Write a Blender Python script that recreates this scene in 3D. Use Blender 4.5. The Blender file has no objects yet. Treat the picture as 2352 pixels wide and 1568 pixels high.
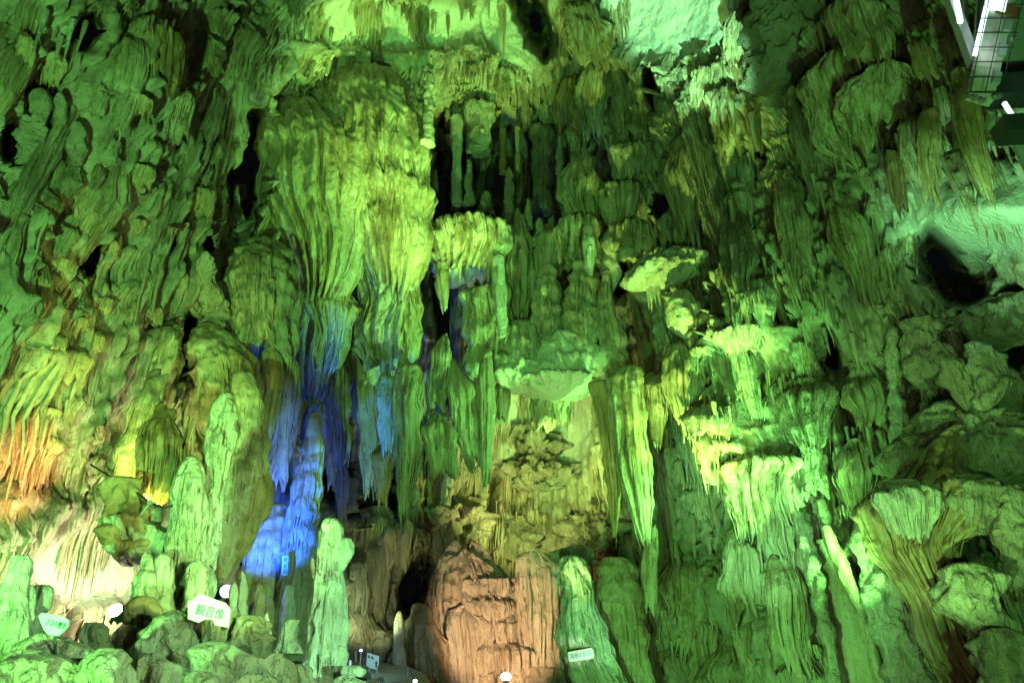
import bpy, math, random
import numpy as np
from mathutils import Vector
from mathutils.bvhtree import BVHTree

SC = bpy.context.scene
COL = SC.collection
R = math.radians
# ------------------------------------------------------------------ camera
CAM_Z, PITCH, HFOV = 1.6, R(25.0), R(65.0)
cam_data = bpy.data.cameras.new('camera'); cam_data.angle = HFOV; cam_data.sensor_fit = 'HORIZONTAL'
cam_data.clip_start = 0.05; cam_data.clip_end = 500
cam = bpy.data.objects.new('camera', cam_data); COL.objects.link(cam)
cam.location = (0, 0, CAM_Z); cam.rotation_euler = (math.pi/2 + PITCH, 0, 0)
SC.camera = cam
# ------------------------------------------------------------------ world: closed cave, next to no ambient light
world = bpy.data.worlds.new('World'); SC.world = world; world.use_nodes = True
bg = world.node_tree.nodes['Background']
bg.inputs[0].default_value = (0.55, 0.6, 0.75, 1); bg.inputs[1].default_value = 0.0035
SC.view_settings.view_transform = 'Standard'; SC.view_settings.look = 'None'
SC.view_settings.exposure = 0.0; SC.view_settings.gamma = 1.0
SC.cycles.use_denoising = True; SC.cycles.denoising_prefilter = 'NONE'; SC.cycles.use_adaptive_sampling = True; SC.cycles.adaptive_threshold = .03
SC.cycles.max_bounces = 3; SC.cycles.diffuse_bounces = 2
SC.cycles.sample_clamp_indirect = 4.0

# ------------------------------------------------------------------ lamps of the show-cave lighting
F_PX = 1176.0/math.tan(HFOV/2)          # the photo is measured on a 2352 x 1568 sheet
CP, SP = math.cos(PITCH), math.sin(PITCH)
def ray(px, py):
    x = (px-1176)/F_PX; v = (784-py)/F_PX
    return np.array([x, CP - v*SP, SP + v*CP])
def at(px, py, Y):
    d = ray(px, py); return np.array([0, 0, CAM_Z]) + d*(Y/d[1])
def spot(name, loc, target, color, power, cone=60, size=0.25, blend=0.6):
    l = bpy.data.lights.new(name, 'SPOT'); l.color = color; l.energy = power
    l.spot_size = R(cone); l.spot_blend = blend; l.shadow_soft_size = size
    o = bpy.data.objects.new(name, l); COL.objects.link(o); o.location = loc
    o.rotation_euler = (Vector(target)-Vector(loc)).to_track_quat('-Z', 'Y').to_euler()
    return o
BLUE = (0.015, 0.1, 1.0); WARM = (1.0, 0.55, 0.2); WHITE = (1.0, 0.9, 0.6)
GR = (0.23, 1.0, 0.2); LIME = (0.38, 1.0, 0.1); MINT = (0.32, 1.0, 0.42); YEL = (0.56, 1.0, 0.14); OLIVE = (0.8, 1.0, 0.45)
# dim general floods from the visitors' floor
spot('flood_left', (-3.6, 1.5, 0.6), at(250, 600, 12), GR, 6400, 80, .15)
spot('flood_left_up', (-3.4, 8.4, 1.5), at(330, 300, 13), GR, 1000, 80, .2)
spot('flood_middle', (7.2, 13, 1.6), at(1050, 480, 20), GR, 8800, 52, .15)
spot('flood_right', (4, 1, 0.4), at(2000, 600, 14), GR, 2200, 75, .15)
spot('flood_right_low', (0.5, 9, 1.1), at(1650, 1300, 16), GR, 2600, 60, .15)
spot('front_fill', (0.5, 1, 0.5), at(1176, 800, 20), OLIVE, 480, 95, .3)  # added fill for the faint ambient tone; no such lamp stands here
# coloured uplights aimed at single features
spot('uplight_flowstone', (4.2, 12.6, 1.6), at(870, 480, 18), LIME, 7500, 24, .12)
spot('uplight_flowstone_side', (6.5, 15, 1.9), at(930, 420, 18), YEL, 1600, 18, .15)
spot('uplight_roof', (-0.5, 13, 1.6), at(1000, 50, 19), (.48, 1, .17), 17000, 28, .2)
spot('uplight_bare_roof', (2.5, 9, 1.1), at(1550, -15, 18), MINT, 44000, 12, .15, .35)
spot('uplight_roof_bulge', (3, 6, 0.6), at(2280, 470, 13), MINT, 7000, 19, .15)
spot('uplight_upper_right', (4, 6.5, 0.6), at(1990, 230, 14), GR, 2800, 30, .12)
spot('uplight_gallery_right', (2.6, 14.2, 1.8), at(1600, 400, 19), (.5, 1, .16), 8000, 30, .12)
spot('uplight_shelf', (1.5, 16, 2), at(1290, 860, 19), (.5, 1, .25), 1300, 30, .12)
spot('uplight_recess', at(1335, 1222, 19.4), at(1250, 980, 22.5), (.6, 1, .22), 800, 80, .12)
spot('uplight_stalactite', (6.4, 13.4, 1.7), at(1450, 1050, 17.2), LIME, 1500, 24, .12)
spot('uplight_slope', (1.2, 13, 1.6), at(1690, 1060, 17), (.32, 1, .15), 1700, 25, .12)
spot('uplight_terrace', (4.6, 11, 1.4), at(1860, 960, 15), GR, 2600, 26, .12)
spot('uplight_trough', at(1890, 1600, 10.5), at(1960, 1330, 13.5), MINT, 110, 60, .1)
spot('uplight_leaning_drapery', (3.6, 8, 1.1), at(2140, 1180, 12), (.36, 1, .24), 1500, 30, .1)
spot('uplight_tower', (3.4, 13.4, 1.7), at(1355, 1450, 17.6), MINT, 600, 18, .1)
spot('uplight_pillar', (0.4, 7, 2), at(750, 1370, 11), MINT, 1400, 40, .06)
spot('uplight_statues', (-0.6, 5.6, 2.6), at(470, 1160, 10.4), (.5, 1, .18), 1500, 40, .06)
spot('uplight_front_rocks', (-0.2, 5, 2.8), at(330, 1520, 8), (.42, 1, .4), 800, 70, .06)
spot('sign_spot', (-1.2, 5.6, 1.9), at(482, 1405, 8), (1, .95, .95), 80, 8, .03)
spot('teal_sign_spot', (-2.6, 4.6, 1.9), at(126, 1434, 7), (.8, 1, .95), 30, 10, .03)
spot('plate_spot', (2.2, 13.6, 1.9), at(1334, 1503, 16.9), (1, 1, 1), 240, 10, .03)
spot('orange_flood', (-0.6, 15.6, 2), at(1150, 1440, 19.6), (1, .6, .3), 1350, 46, .1)
spot('orange_flood_up', at(1215, 1215, 20.2), at(1200, 1090, 22.5), (.75, 1, .25), 420, 130, .1)
spot('warm_uplight_wall', at(190, 1330, 11.0), at(190, 860, 13.2), (1, .65, .2), 130, 50, .1)
spot('lime_uplight_wall', at(330, 1240, 11.2), at(330, 800, 14), (.6, 1, .14), 600, 70, .1)
spot('red_uplight', at(20, 1330, 10.2), at(15, 1110, 12.4), (1.0, .28, .1), 1500, 26, .1)
# beams of the two lamps in view, then further sources out of view
spot('white_lamp_beam', at(250, 1384, 12.4), at(215, 1300, 13.6), (1.0, 1.0, .6), 450, 100, .06)
spot('blue_lamp_beam', at(562, 1345, 13.8), at(655, 1130, 16.8), BLUE, 2000, 54, .06)
spot('blue_lamp_spill', at(535, 1345, 14.1), at(590, 1400, 13.6), (.12, .16, 1), 40, 150, .06)
spot('blue_back_beam', at(800, 1150, 20.2), at(845, 1000, 20), (.06, .12, 1.0), 520, 70, .1)
spot('uplight_left_lime', at(140, 1180, 11.2), at(200, 780, 13.5), (.55, 1, .2), 90, 60, .1)
spot('fill_flowstone_left', (-2.4, 9.5, 1.3), at(680, 430, 17.5), (.5, 1, .14), 4500, 22, .12)  # unseen fill added to lift the flowstone's left side out of shadow
spot('uplight_behind_pillar', at(860, 1470, 17.4), at(850, 1270, 20.5), OLIVE, 160, 80, .08)
spot('blue_recess_fill', at(700, 1350, 17.3), at(690, 950, 18.6), BLUE, 750, 80, .08)  # second blue source, added unseen to flood the recess wall behind the formations
spot('uplight_mint_terrace', (3.0, 11, 1.4), at(1720, 1230, 16.5), MINT, 1700, 26, .12)
spot('walkway_lamp', at(832, 1478, 15.4), at(862, 1530, 17), (.6, .95, 1), 60, 60, .04)


# ------------------------------------------------------------------ numpy noise
_rng = np.random.RandomState(7)
_P = np.tile(_rng.permutation(512), 3)
_G = _rng.normal(size=(512, 3)); _G /= np.linalg.norm(_G, axis=1)[:, None]; _G = _G.astype(np.float32)
def noise(p, seed=0):
    p = np.asarray(p, np.float32) + np.float32(seed*17.31)
    i = np.floor(p).astype(np.int32); f = p - i; i &= 511
    u = f*f*f*(f*(f*6-15)+10)
    out = 0
    for a in (0, 1):
        for b in (0, 1):
            for c in (0, 1):
                h = _P[_P[_P[(i[..., 0]+a) & 511] + ((i[..., 1]+b) & 511)] + ((i[..., 2]+c) & 511)]
                g = _G[h]
                d = g[..., 0]*(f[..., 0]-a) + g[..., 1]*(f[..., 1]-b) + g[..., 2]*(f[..., 2]-c)
                w = (u[..., 0] if a else 1-u[..., 0])*(u[..., 1] if b else 1-u[..., 1])*(u[..., 2] if c else 1-u[..., 2])
                out = out + w*d
    return out*1.5
def fbm(p, octs=4, seed=0, gain=.5):
    p = np.asarray(p, np.float32); s = 0; a = 1.0
    for k in range(octs):
        s = s + a*noise(p*(2.03**k), seed+k*3); a *= gain
    return s
def lobes(a, z, k, seed=0, warp=.9):
    """organ-pipe relief: round ridges with sharp grooves, wandering slowly with height"""
    a = np.asarray(a, np.float32); z = np.asarray(z, np.float32)
    q = a*k + warp*noise(np.stack([a*k*.35, z*.35, a*0+seed], -1), seed) + .5*noise(np.stack([a*k*1.1, z*.8, a*0], -1), seed+5)
    return np.abs(np.sin(math.pi*q))
def smooth01(x): x = np.clip(x, 0, 1); return x*x*(3-2*x)

# ------------------------------------------------------------------ materials
def mat(name): 
    m = bpy.data.materials.new(name); m.use_nodes = True
    return m, m.node_tree.nodes, m.node_tree.links, m.node_tree.nodes['Principled BSDF']
def rock_mat(name, pale, mid, dark, bump=.5, streak=.6, rough=.5, scale=1.0, wet=.35, bare=None):
    m, N, L, B = mat(name)
    geo = N.new('ShaderNodeNewGeometry')
    def noise_n(sc, det, rough_=.6, stretch=None, dist=0.0):
        t = N.new('ShaderNodeTexNoise'); t.inputs['Scale'].default_value = sc*scale; t.inputs['Detail'].default_value = det
        t.inputs['Roughness'].default_value = rough_; t.inputs['Distortion'].default_value = dist
        if stretch:
            mp = N.new('ShaderNodeMapping'); mp.inputs['Scale'].default_value = stretch
            L.new(geo.outputs['Position'], mp.inputs['Vector']); L.new(mp.outputs[0], t.inputs['Vector'])
        else: L.new(geo.outputs['Position'], t.inputs['Vector'])
        return t
    def ramp(src, stops):
        r = N.new('ShaderNodeValToRGB'); e = r.color_ramp.elements
        while len(e) < len(stops): e.new(.5)
        for el, (p, c) in zip(e, stops): el.position = p; el.color = (*c, 1)
        L.new(src, r.inputs[0]); return r
    n1 = noise_n(.55, 5, .62, None, .6)
    r1 = ramp(n1.outputs[0], [(.3, dark), (.46, mid), (.62, pale), (.8, tuple(min(1, c*1.12) for c in pale))])
    n2 = noise_n(2.6, 4, .65, (1, 1, .13), .3)
    r2 = ramp(n2.outputs[0], [(.36, tuple(c*.62 for c in dark)), (.5, mid), (.66, pale)])  # dark brown streaks: stains plus the brown shade of the flutes painted in
    mx = N.new('ShaderNodeMix'); mx.data_type = 'RGBA'; mx.inputs[0].default_value = streak
    L.new(r1.outputs[0], mx.inputs[6]); L.new(r2.outputs[0], mx.inputs[7])
    n3 = noise_n(9, 3, .7)
    r3 = ramp(n3.outputs[0], [(.25, (.55, .5, .45)), (.5, (1, 1, 1)), (.75, (1.0, 1.0, 1.0))])
    ml = N.new('ShaderNodeMix'); ml.data_type = 'RGBA'; ml.blend_type = 'MULTIPLY'; ml.inputs[0].default_value = .6
    L.new(mx.outputs[2], ml.inputs[6]); L.new(r3.outputs[0], ml.inputs[7])
    col_out = ml.outputs[2]
    if bare:        # bare unstained limestone where the wall carries no dripstone
        at_ = N.new('ShaderNodeAttribute'); at_.attribute_name = 'bare'
        mb = N.new('ShaderNodeMix'); mb.data_type = 'RGBA'; L.new(at_.outputs['Fac'], mb.inputs[0])
        rb = ramp(n1.outputs[0], [(.3, tuple(c*.8 for c in bare)), (.55, bare)])
        L.new(col_out, mb.inputs[6]); L.new(rb.outputs[0], mb.inputs[7]); col_out = mb.outputs[2]
    L.new(col_out, B.inputs['Base Color'])
    rr = N.new('ShaderNodeMapRange'); rr.inputs[1].default_value = .35; rr.inputs[2].default_value = .65
    rr.inputs[3].default_value = rough-wet*.5; rr.inputs[4].default_value = rough+.25
    L.new(n3.outputs[0], rr.inputs[0]); L.new(rr.outputs[0], B.inputs['Roughness'])
    B.inputs['Specular IOR Level'].default_value = .5
    b1 = noise_n(5.5, 6, .7); b2 = noise_n(12, 2, .5, (1, 1, .035))
    bp = N.new('ShaderNodeBump'); bp.inputs['Strength'].default_value = bump*1.0; bp.inputs['Distance'].default_value = .16
    bq = N.new('ShaderNodeBump'); bq.inputs['Strength'].default_value = bump*1.1; bq.inputs['Distance'].default_value = .08
    L.new(b1.outputs[0], bp.inputs['Height']); L.new(b2.outputs[0], bq.inputs['Height'])
    L.new(bp.outputs[0], bq.inputs['Normal']); L.new(bq.outputs[0], B.inputs['Normal'])
    return m
M = {}
M['rock'] = rock_mat('limestone', (.58, .54, .44), (.45, .39, .29), (.27, .2, .13), bump=.85)
M['wall'] = rock_mat('cave_rock', (.56, .52, .42), (.43, .37, .27), (.25, .18, .12), bump=.55, bare=(.74, .72, .66))
M['tan'] = rock_mat('tan_crust', (.66, .53, .33), (.55, .42, .24), (.36, .25, .14), bump=.6, streak=.3)
M['drape'] = rock_mat('flowstone', (.6, .55, .43), (.47, .38, .25), (.28, .18, .1), bump=.42, streak=.75, rough=.42, wet=.5)
M['pale'] = rock_mat('calcite', (.74, .72, .64), (.62, .58, .48), (.42, .35, .26), bump=.75, streak=.5)
M['smooth'] = rock_mat('bare_limestone', (.72, .69, .6), (.62, .57, .47), (.42, .36, .28), bump=.6, streak=.1, wet=.1)
M['brown'] = rock_mat('stained_shaded_flowstone', (.5, .38, .22), (.36, .24, .12), (.2, .11, .055), bump=.4, streak=.7)  # brown stain; on the leaning drapery it paints in the folds' shade
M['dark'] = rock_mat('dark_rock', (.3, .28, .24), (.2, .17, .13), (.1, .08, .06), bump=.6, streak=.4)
def plain(name, col, rough=.5, metal=0.0, emit=None, es=0):
    m, N, L, B = mat(name)
    B.inputs['Roughness'].default_value = rough; B.inputs['Metallic'].default_value = metal
    t = N.new('ShaderNodeTexNoise'); t.inputs['Scale'].default_value = 14; t.inputs['Detail'].default_value = 6
    r = N.new('ShaderNodeValToRGB'); r.color_ramp.elements[0].position = .3; r.color_ramp.elements[1].position = .6
    r.color_ramp.elements[0].color = (*[c*.78 for c in col], 1); r.color_ramp.elements[1].color = (*col, 1)
    L.new(t.outputs[0], r.inputs[0]); L.new(r.outputs[0], B.inputs['Base Color'])
    if emit: B.inputs['Emission Color'].default_value = (*emit, 1); B.inputs['Emission Strength'].default_value = es
    return m
M['white'] = plain('white_paint', (.8, .8, .78), .45)
M['ink'] = plain('ink', (.03, .05, .05), .6)
M['tealink'] = plain('teal_ink', (.01, .09, .12), .6)
M['bluepaint'] = plain('blue_print', (.06, .1, .5), .6)
M['steel'] = plain('galvanised_steel', (.42, .44, .43), .45, .6)
M['darksteel'] = plain('dark_steel', (.05, .055, .06), .5, .3)
M['teal'] = plain('grey_panel', (.3, .36, .36), .6)
M['rust'] = plain('rust', (.22, .09, .04), .8)
M['cable'] = plain('cable', (.03, .03, .03), .7)
M['lampwhite'] = plain('lit_lens', (1, 1, 1), .3, 0, (1, .92, .7), 60)
M['lampblue'] = plain('lit_blue_lens', (.6, .6, 1), .3, 0, (.5, .48, 1), 5)
M['tube'] = plain('lit_tube', (1, 1, 1), .3, 0, (.75, 1, .98), 1.5)
M['lampsmall'] = plain('lit_small_lens', (1, 1, 1), .3, 0, (.8, 1, .95), 8)
M['violet'] = plain('lit_violet_lens', (1, 1, 1), .3, 0, (.4, .3, 1), 4)

# ------------------------------------------------------------------ object helpers
def build_mesh(name, co, q, tri=None, m=None):
    me = bpy.data.meshes.new(name); tri = np.zeros((0, 3), int) if tri is None else tri
    me.vertices.add(len(co)); me.vertices.foreach_set('co', np.asarray(co, np.float32).ravel())
    me.loops.add(len(q)*4 + len(tri)*3); me.loops.foreach_set('vertex_index', np.concatenate([q.ravel(), tri.ravel()]).astype(np.int32))
    me.polygons.add(len(q)+len(tri))
    me.polygons.foreach_set('loop_start', np.concatenate([np.arange(len(q))*4, len(q)*4+np.arange(len(tri))*3]).astype(np.int32))
    me.polygons.foreach_set('use_smooth', np.ones(len(q)+len(tri), bool))
    me.update(calc_edges=True)
    if m: me.materials.append(m)
    return me
def grid_arrays(V, closed=True, drop=None):
    """V: (rows, cols, 3) -> quads; closed wraps the columns and fans both ends shut"""
    nr, nc, _ = V.shape; idx = np.arange(nr*nc).reshape(nr, nc)
    i2 = np.concatenate([idx, idx[:, :1]], 1) if closed else idx
    q = np.stack([i2[:-1, :-1], i2[1:, :-1], i2[1:, 1:], i2[:-1, 1:]], -1).reshape(-1, 4)
    if drop is not None: d = drop.reshape(-1); q = q[~d[q].any(1)]
    tri = np.zeros((0, 3), int); co = V.reshape(-1, 3)
    if closed:
        co = np.concatenate([co, V[0].mean(0)[None], V[-1].mean(0)[None]]); a, b = nr*nc, nr*nc+1; t = idx[0]; s = idx[-1]
        tri = np.concatenate([np.stack([np.full(nc, a), t, np.roll(t, -1)], -1), np.stack([np.full(nc, b), np.roll(s, -1), s], -1)])
    return co, q, tri
def mesh_grid(name, V, closed=True, drop=None, m=None):
    co, q, tri = grid_arrays(V, closed, drop); return build_mesh(name, co, q, tri, m)
def pipe_arrays(path, rad, X, Y, S=6):
    """thin dripstone pipes: path (P, R, 3), rad (P, R) -> one set of tube faces"""
    P_, R_, _ = path.shape; th = np.linspace(0, 2*math.pi, S, endpoint=False)
    off = np.cos(th)[:, None]*X + np.sin(th)[:, None]*Y
    co = (path[:, :, None, :] + rad[:, :, None, None]*off[None, None]).reshape(-1, 3)
    idx = np.arange(P_*R_*S).reshape(P_, R_, S); i2 = np.concatenate([idx, idx[:, :, :1]], 2)
    q = np.stack([i2[:, :-1, :-1], i2[:, 1:, :-1], i2[:, 1:, 1:], i2[:, :-1, 1:]], -1).reshape(-1, 4)
    return co, q
def link(name, data, parent=None, loc=None):
    o = bpy.data.objects.new(name, data); COL.objects.link(o)
    if parent: o.parent = parent
    if loc is not None: o.location = loc
    return o
LABELS = {}
def tag(o, label, cat, group=None, kind=None):
    if label: o['label'] = label
    if cat: o['category'] = cat
    if group: o['group'] = group
    if kind: o['kind'] = kind
    return o
class MB:
    """collects boxes, bars and polygons for one hard-edged mesh"""
    def __init__(s): s.v = []; s.f = []
    def box(s, c, sx, sy, sz, X=(1, 0, 0), Y=(0, 1, 0), Z=(0, 0, 1)):
        c = np.array(c, float); X, Y, Z = (np.array(a, float) for a in (X, Y, Z)); b = len(s.v)
        for k in (-1, 1):
            for j in (-1, 1):
                for i in (-1, 1): s.v.append(c + X*i*sx/2 + Y*j*sy/2 + Z*k*sz/2)
        s.f += [tuple(b+q for q in f) for f in ((0, 2, 3, 1), (4, 5, 7, 6), (0, 1, 5, 4), (2, 6, 7, 3), (0, 4, 6, 2), (1, 3, 7, 5))]
        return s
    def bar(s, p, q, r, n=8, r2=None):
        p = np.array(p, float); q = np.array(q, float); d = q-p; d /= np.linalg.norm(d)
        u = np.cross(d, [0, 0, 1.0] if abs(d[2]) < .9 else [1.0, 0, 0]); u /= np.linalg.norm(u); w = np.cross(d, u); b = len(s.v)
        for P, rr in ((p, r), (q, r2 if r2 is not None else r)):
            for k in range(n): t = 2*math.pi*k/n; s.v.append(P + (u*math.cos(t)+w*math.sin(t))*rr)
        for k in range(n): s.f.append((b+k, b+(k+1) % n, b+n+(k+1) % n, b+n+k))
        s.f.append(tuple(b+k for k in reversed(range(n)))); s.f.append(tuple(b+n+k for k in range(n)))
        return s
    def slab(s, pts, nrm, th):
        b = len(s.v); n = len(pts); nrm = np.array(nrm, float)
        for p in pts: s.v.append(np.array(p)+nrm*th/2)
        for p in pts: s.v.append(np.array(p)-nrm*th/2)
        s.f.append(tuple(b+k for k in range(n))); s.f.append(tuple(b+n+k for k in reversed(range(n))))
        for k in range(n): s.f.append((b+k, b+n+k, b+n+(k+1) % n, b+(k+1) % n))
        return s
    def build(s, name, m, parent=None, smooth=False):
        me = bpy.data.meshes.new(name); me.from_pydata([tuple(map(float, v)) for v in s.v], [], s.f); me.materials.append(m); me.update()
        if smooth: me.polygons.foreach_set('use_smooth', np.ones(len(me.polygons), bool))
        return link(name, me, parent)
# sculpting of the shell: (x, y, rx, ry, metres)
BRUSH = [
 (740, 430, 250, 330, 3.2), (1260, 1050, 190, 230, 2.6), (1140, 400, 170, 120, 3.4), (840, 1050, 120, 200, 2.5), (660, 1100, 90, 260, 2.0),
 (1260, 850, 160, 60, -1.2), (600, 650, 110, 140, -.9), (1700, 1050, 170, 160, -1.0), (2200, 640, 110, 70, 2.0), (2240, 480, 150, 70, -1.3),
 (1550, 420, 200, 170, -.8), (250, 300, 200, 200, -.6), (1150, 170, 140, 110, -.9), (1620, 1400, 120, 200, .8),
 (900, 1400, 90, 140, 2.4), (2330, 900, 160, 200, 1.6), (1950, 900, 120, 110, 1.2),
]
SMOOTH = [(1545, 20, 170, 130, 0), (2240, 490, 230, 105, -4), (870, 60, 260, 70, 0), (1170, 90, 50, 110, -28), (1280, 845, 140, 48, 0),
          (2110, 170, 70, 60, -30), (1250, 1000, 120, 110, 0), (1940, 1400, 45, 190, -18), (190, 1310, 150, 80, 0)]
HOLES = [(203, 75, 30, 55, 20), (562, 390, 46, 172, 8), (1012, 430, 18, 150, 0), (432, 800, 20, 85, 6), (1015, 700, 26, 190, -4), (1225, 40, 50, 95, -20), (1052, 390, 40, 70, 0),
         (1150, 415, 40, 50, 0), (1300, 640, 24, 34, 0), (1420, 640, 30, 45, 10), (2165, 612, 50, 92, -30), (2215, 668, 60, 40, 20), (1240, 320, 24, 40, 0), (675, 570, 22, 45, 0),
         (770, 1060, 34, 110, 8), (880, 1160, 34, 60, 10), (950, 1340, 40, 80, 15), (20, 330, 22, 46, 0), (1785, 690, 10, 45, 0), (1640, 690, 14, 30, 0),
         (1900, 800, 30, 70, -20), (2335, 740, 80, 90, 0), (60, 360, 18, 30, 40), (480, 560, 12, 22, 0), (390, 560, 14, 30, 15), (210, 600, 14, 36, 20),
         (1520, 470, 22, 26, 0), (1490, 200, 18, 60, -15), (1720, 330, 14, 40, 0), (1930, 560, 14, 30, -10)]
# ------------------------------------------------------------------ the cave shell: walls curving over into the ceiling
CY = 6.0                                 # plan centre of the hall
_PHI = [-100, -75, -55, -40, -25, -10, 0, 10, 22, 35, 50, 70, 100]
_RHO = [9.0, 9.3, 10.3, 12.5, 16.5, 20, 21, 21, 18.5, 15, 12.3, 11, 10]
_PZ = [-.6, 4, 8, 12, 16, 20, 23, 25.5, 27, 27.9]
_PC = [.75, .75, .75, .76, .77, .75, .67, .5, .32, .12]     # the back of the hall stands closer to upright
_PK = [1.03, 1.0, .97, .93, .87, .78, .67, .5, .32, .12]
NPHI, NT = 960, 590
def spline(x, xs, ys):                   # smooth interpolation through control points
    xs = np.array(xs, float); ys = np.array(ys, float); m = np.gradient(ys, xs)
    i = np.clip(np.searchsorted(xs, x)-1, 0, len(xs)-2); h = xs[i+1]-xs[i]; t = (x-xs[i])/h
    return (2*t**3-3*t**2+1)*ys[i] + (t**3-2*t**2+t)*h*m[i] + (-2*t**3+3*t**2)*ys[i+1] + (t**3-t**2)*h*m[i+1]
phi = np.radians(np.linspace(-78, 78, NPHI))
fz = np.linspace(_PZ[0], _PZ[-1], 2000); fk = spline(fz, _PZ, _PK)
arc = np.concatenate([[0], np.cumsum(np.hypot(np.diff(fz), 17*np.diff(fk)))])
ta = np.linspace(0, arc[-1], NT); tz = np.interp(ta, arc, fz); tk = np.interp(ta, arc, fk)
rho = spline(np.degrees(phi), _PHI, _RHO)
tc = np.interp(ta, arc, spline(fz, _PZ, _PC)); wc = smooth01((52-np.abs(np.degrees(phi)))/26)
TK = tk[:, None]*(1-wc)[None, :] + tc[:, None]*wc[None, :]
U = (np.concatenate([[0], np.cumsum(np.hypot(np.diff(rho*np.sin(phi)), np.diff(rho*np.cos(phi))))])[None, :] + 0*tz[:, None])
VV = ta[:, None] + 0*phi[None, :]
BASE = np.stack([TK*(rho*np.sin(phi))[None, :], CY + TK*(rho*np.cos(phi))[None, :], tz[:, None] + 0*phi[None, :]], -1)
def grid_normals(P):
    du = np.gradient(P, axis=1); dv = np.gradient(P, axis=0)
    n = np.cross(dv, du); n /= np.linalg.norm(n, axis=-1, keepdims=True)+1e-9
    return n                              # points into the rock
NRM = grid_normals(BASE)
if (NRM[NT//3, NPHI//2, 1] < 0): NRM = -NRM
def project(P):
    d = P - np.array([0, 0, CAM_Z]); f = d[..., 1]*CP + d[..., 2]*SP; u = -d[..., 1]*SP + d[..., 2]*CP
    f = np.where(f < .05, .05, f)
    return 1176 + d[..., 0]/f*F_PX, 784 - u/f*F_PX
PX, PY = project(BASE)
def ell(cx, cy, rx, ry, ang=0):
    c, s = math.cos(R(ang)), math.sin(R(ang)); dx = PX-cx; dy = PY-cy
    return np.hypot((dx*c+dy*s)/rx, (-dx*s+dy*c)/ry)
# broad recesses (+, metres into the rock) and swells (-)
for cx, cy, rx, ry, a in BRUSH:
    pass
PUSH = sum(a*np.exp(-1.2*ell(cx, cy, rx, ry)**2) for cx, cy, rx, ry, a in BRUSH)
SM = np.clip(sum(np.exp(-(ell(*e))**8) for e in SMOOTH), 0, 1)
big = fbm(BASE*.17, 3, 1)*1.1
VD = BASE-np.array([0, 0, CAM_Z]); VD = VD/np.linalg.norm(VD, axis=-1, keepdims=True)      # recesses run straight back from the hall
H = big*(1-.75*SM)
P1 = BASE + VD*PUSH[..., None] + NRM*H[..., None]
m1 = smooth01(.5+1.3*noise(P1*.33, 12)); m2 = smooth01(.5+1.5*noise(P1*.5+9, 13))
lump = fbm(P1*.75, 4, 21)
st = np.stack([U*1.15, VV*.17, U*0], -1)
ridge = 1-np.abs(fbm(st, 3, 11))*2
H = H - (1-SM)*(ridge*.42 + .42*m1*(lobes(U, VV*.6, 1.1, 14, 1.3)-.5) + .2*m2*(lobes(U, VV*.8, 2.9, 15)-.5) + .09*(lobes(U, VV, 6.5, 16)-.5)*(.4+m1)) - lump*(.34-.28*SM)
# hanging drip curtains and rounded bosses that cover the wall, built as relief
CUR = np.zeros_like(H); rs = np.random.RandomState(3)
du_ = np.median(np.diff(U[0])); dv_ = ta[1]-ta[0]
def curtain(u0, v0, w, h, D, k, seed):
    i0 = np.searchsorted(U[0], u0-w); i1 = np.searchsorted(U[0], u0+w)
    j0 = int(max(0, (v0-h*1.05)/dv_)); j1 = int(min(NT, (v0+.15)/dv_+1))
    if i1-i0 < 3 or j1-j0 < 3: return
    u = U[j0:j1, i0:i1]; v = VV[j0:j1, i0:i1]; a = (u-u0)/w
    lb = lobes(u, v, k, seed); e = lobes(u, v*0, k, seed)
    n = noise(np.stack([u*1.3, v*0, u*0+seed], -1), 2)
    top = v0 - .3*h*a*a - .12*h*n; ln = h*np.clip(.5+.34*e+.35*n-.25*a*a, .15, 1)
    b = (top-v)/ln
    ins = (b > 0) & (b < 1) & (np.abs(a) < 1)
    z = D*np.sqrt(np.clip(1-a*a, 0, 1))*np.sqrt(np.clip(b/.22, 0, 1))*(.72+.28*b)*(.68+.32*lb)
    z *= np.clip((1-b)/.05, 0, 1)
    sub = CUR[j0:j1, i0:i1]; np.maximum(sub, np.where(ins, z, 0), out=sub)
Umax = U[0, -1]
for k in range(2400):
    big_ = k < 30
    w = rs.uniform(.7, 1.5) if big_ else rs.uniform(.1, .42)
    h = w*rs.uniform(1.2, 3.0) if not big_ else w*rs.uniform(1.2, 2.6)
    curtain(rs.uniform(0, Umax), rs.uniform(1.0, ta[-1]-3), w, h, w*rs.uniform(.55, 1.15), rs.uniform(5, 9) if not big_ else rs.uniform(3, 6), k)
H = H - CUR*(1-.93*SM)
P2 = BASE + VD*PUSH[..., None] + NRM*H[..., None]
H = H - fbm(P2*2.6, 3, 31, .55)*(.11-.06*SM) 
# small dark pockets eaten into the flowstone
q = noise(np.stack([U*1.5, VV*.62, U*0], -1), 45) + .5*noise(np.stack([U*3.6, VV*1.5, U*0], -1), 46)
H = H + (1-SM)*1.1*smooth01((q-.38)*5)
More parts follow.
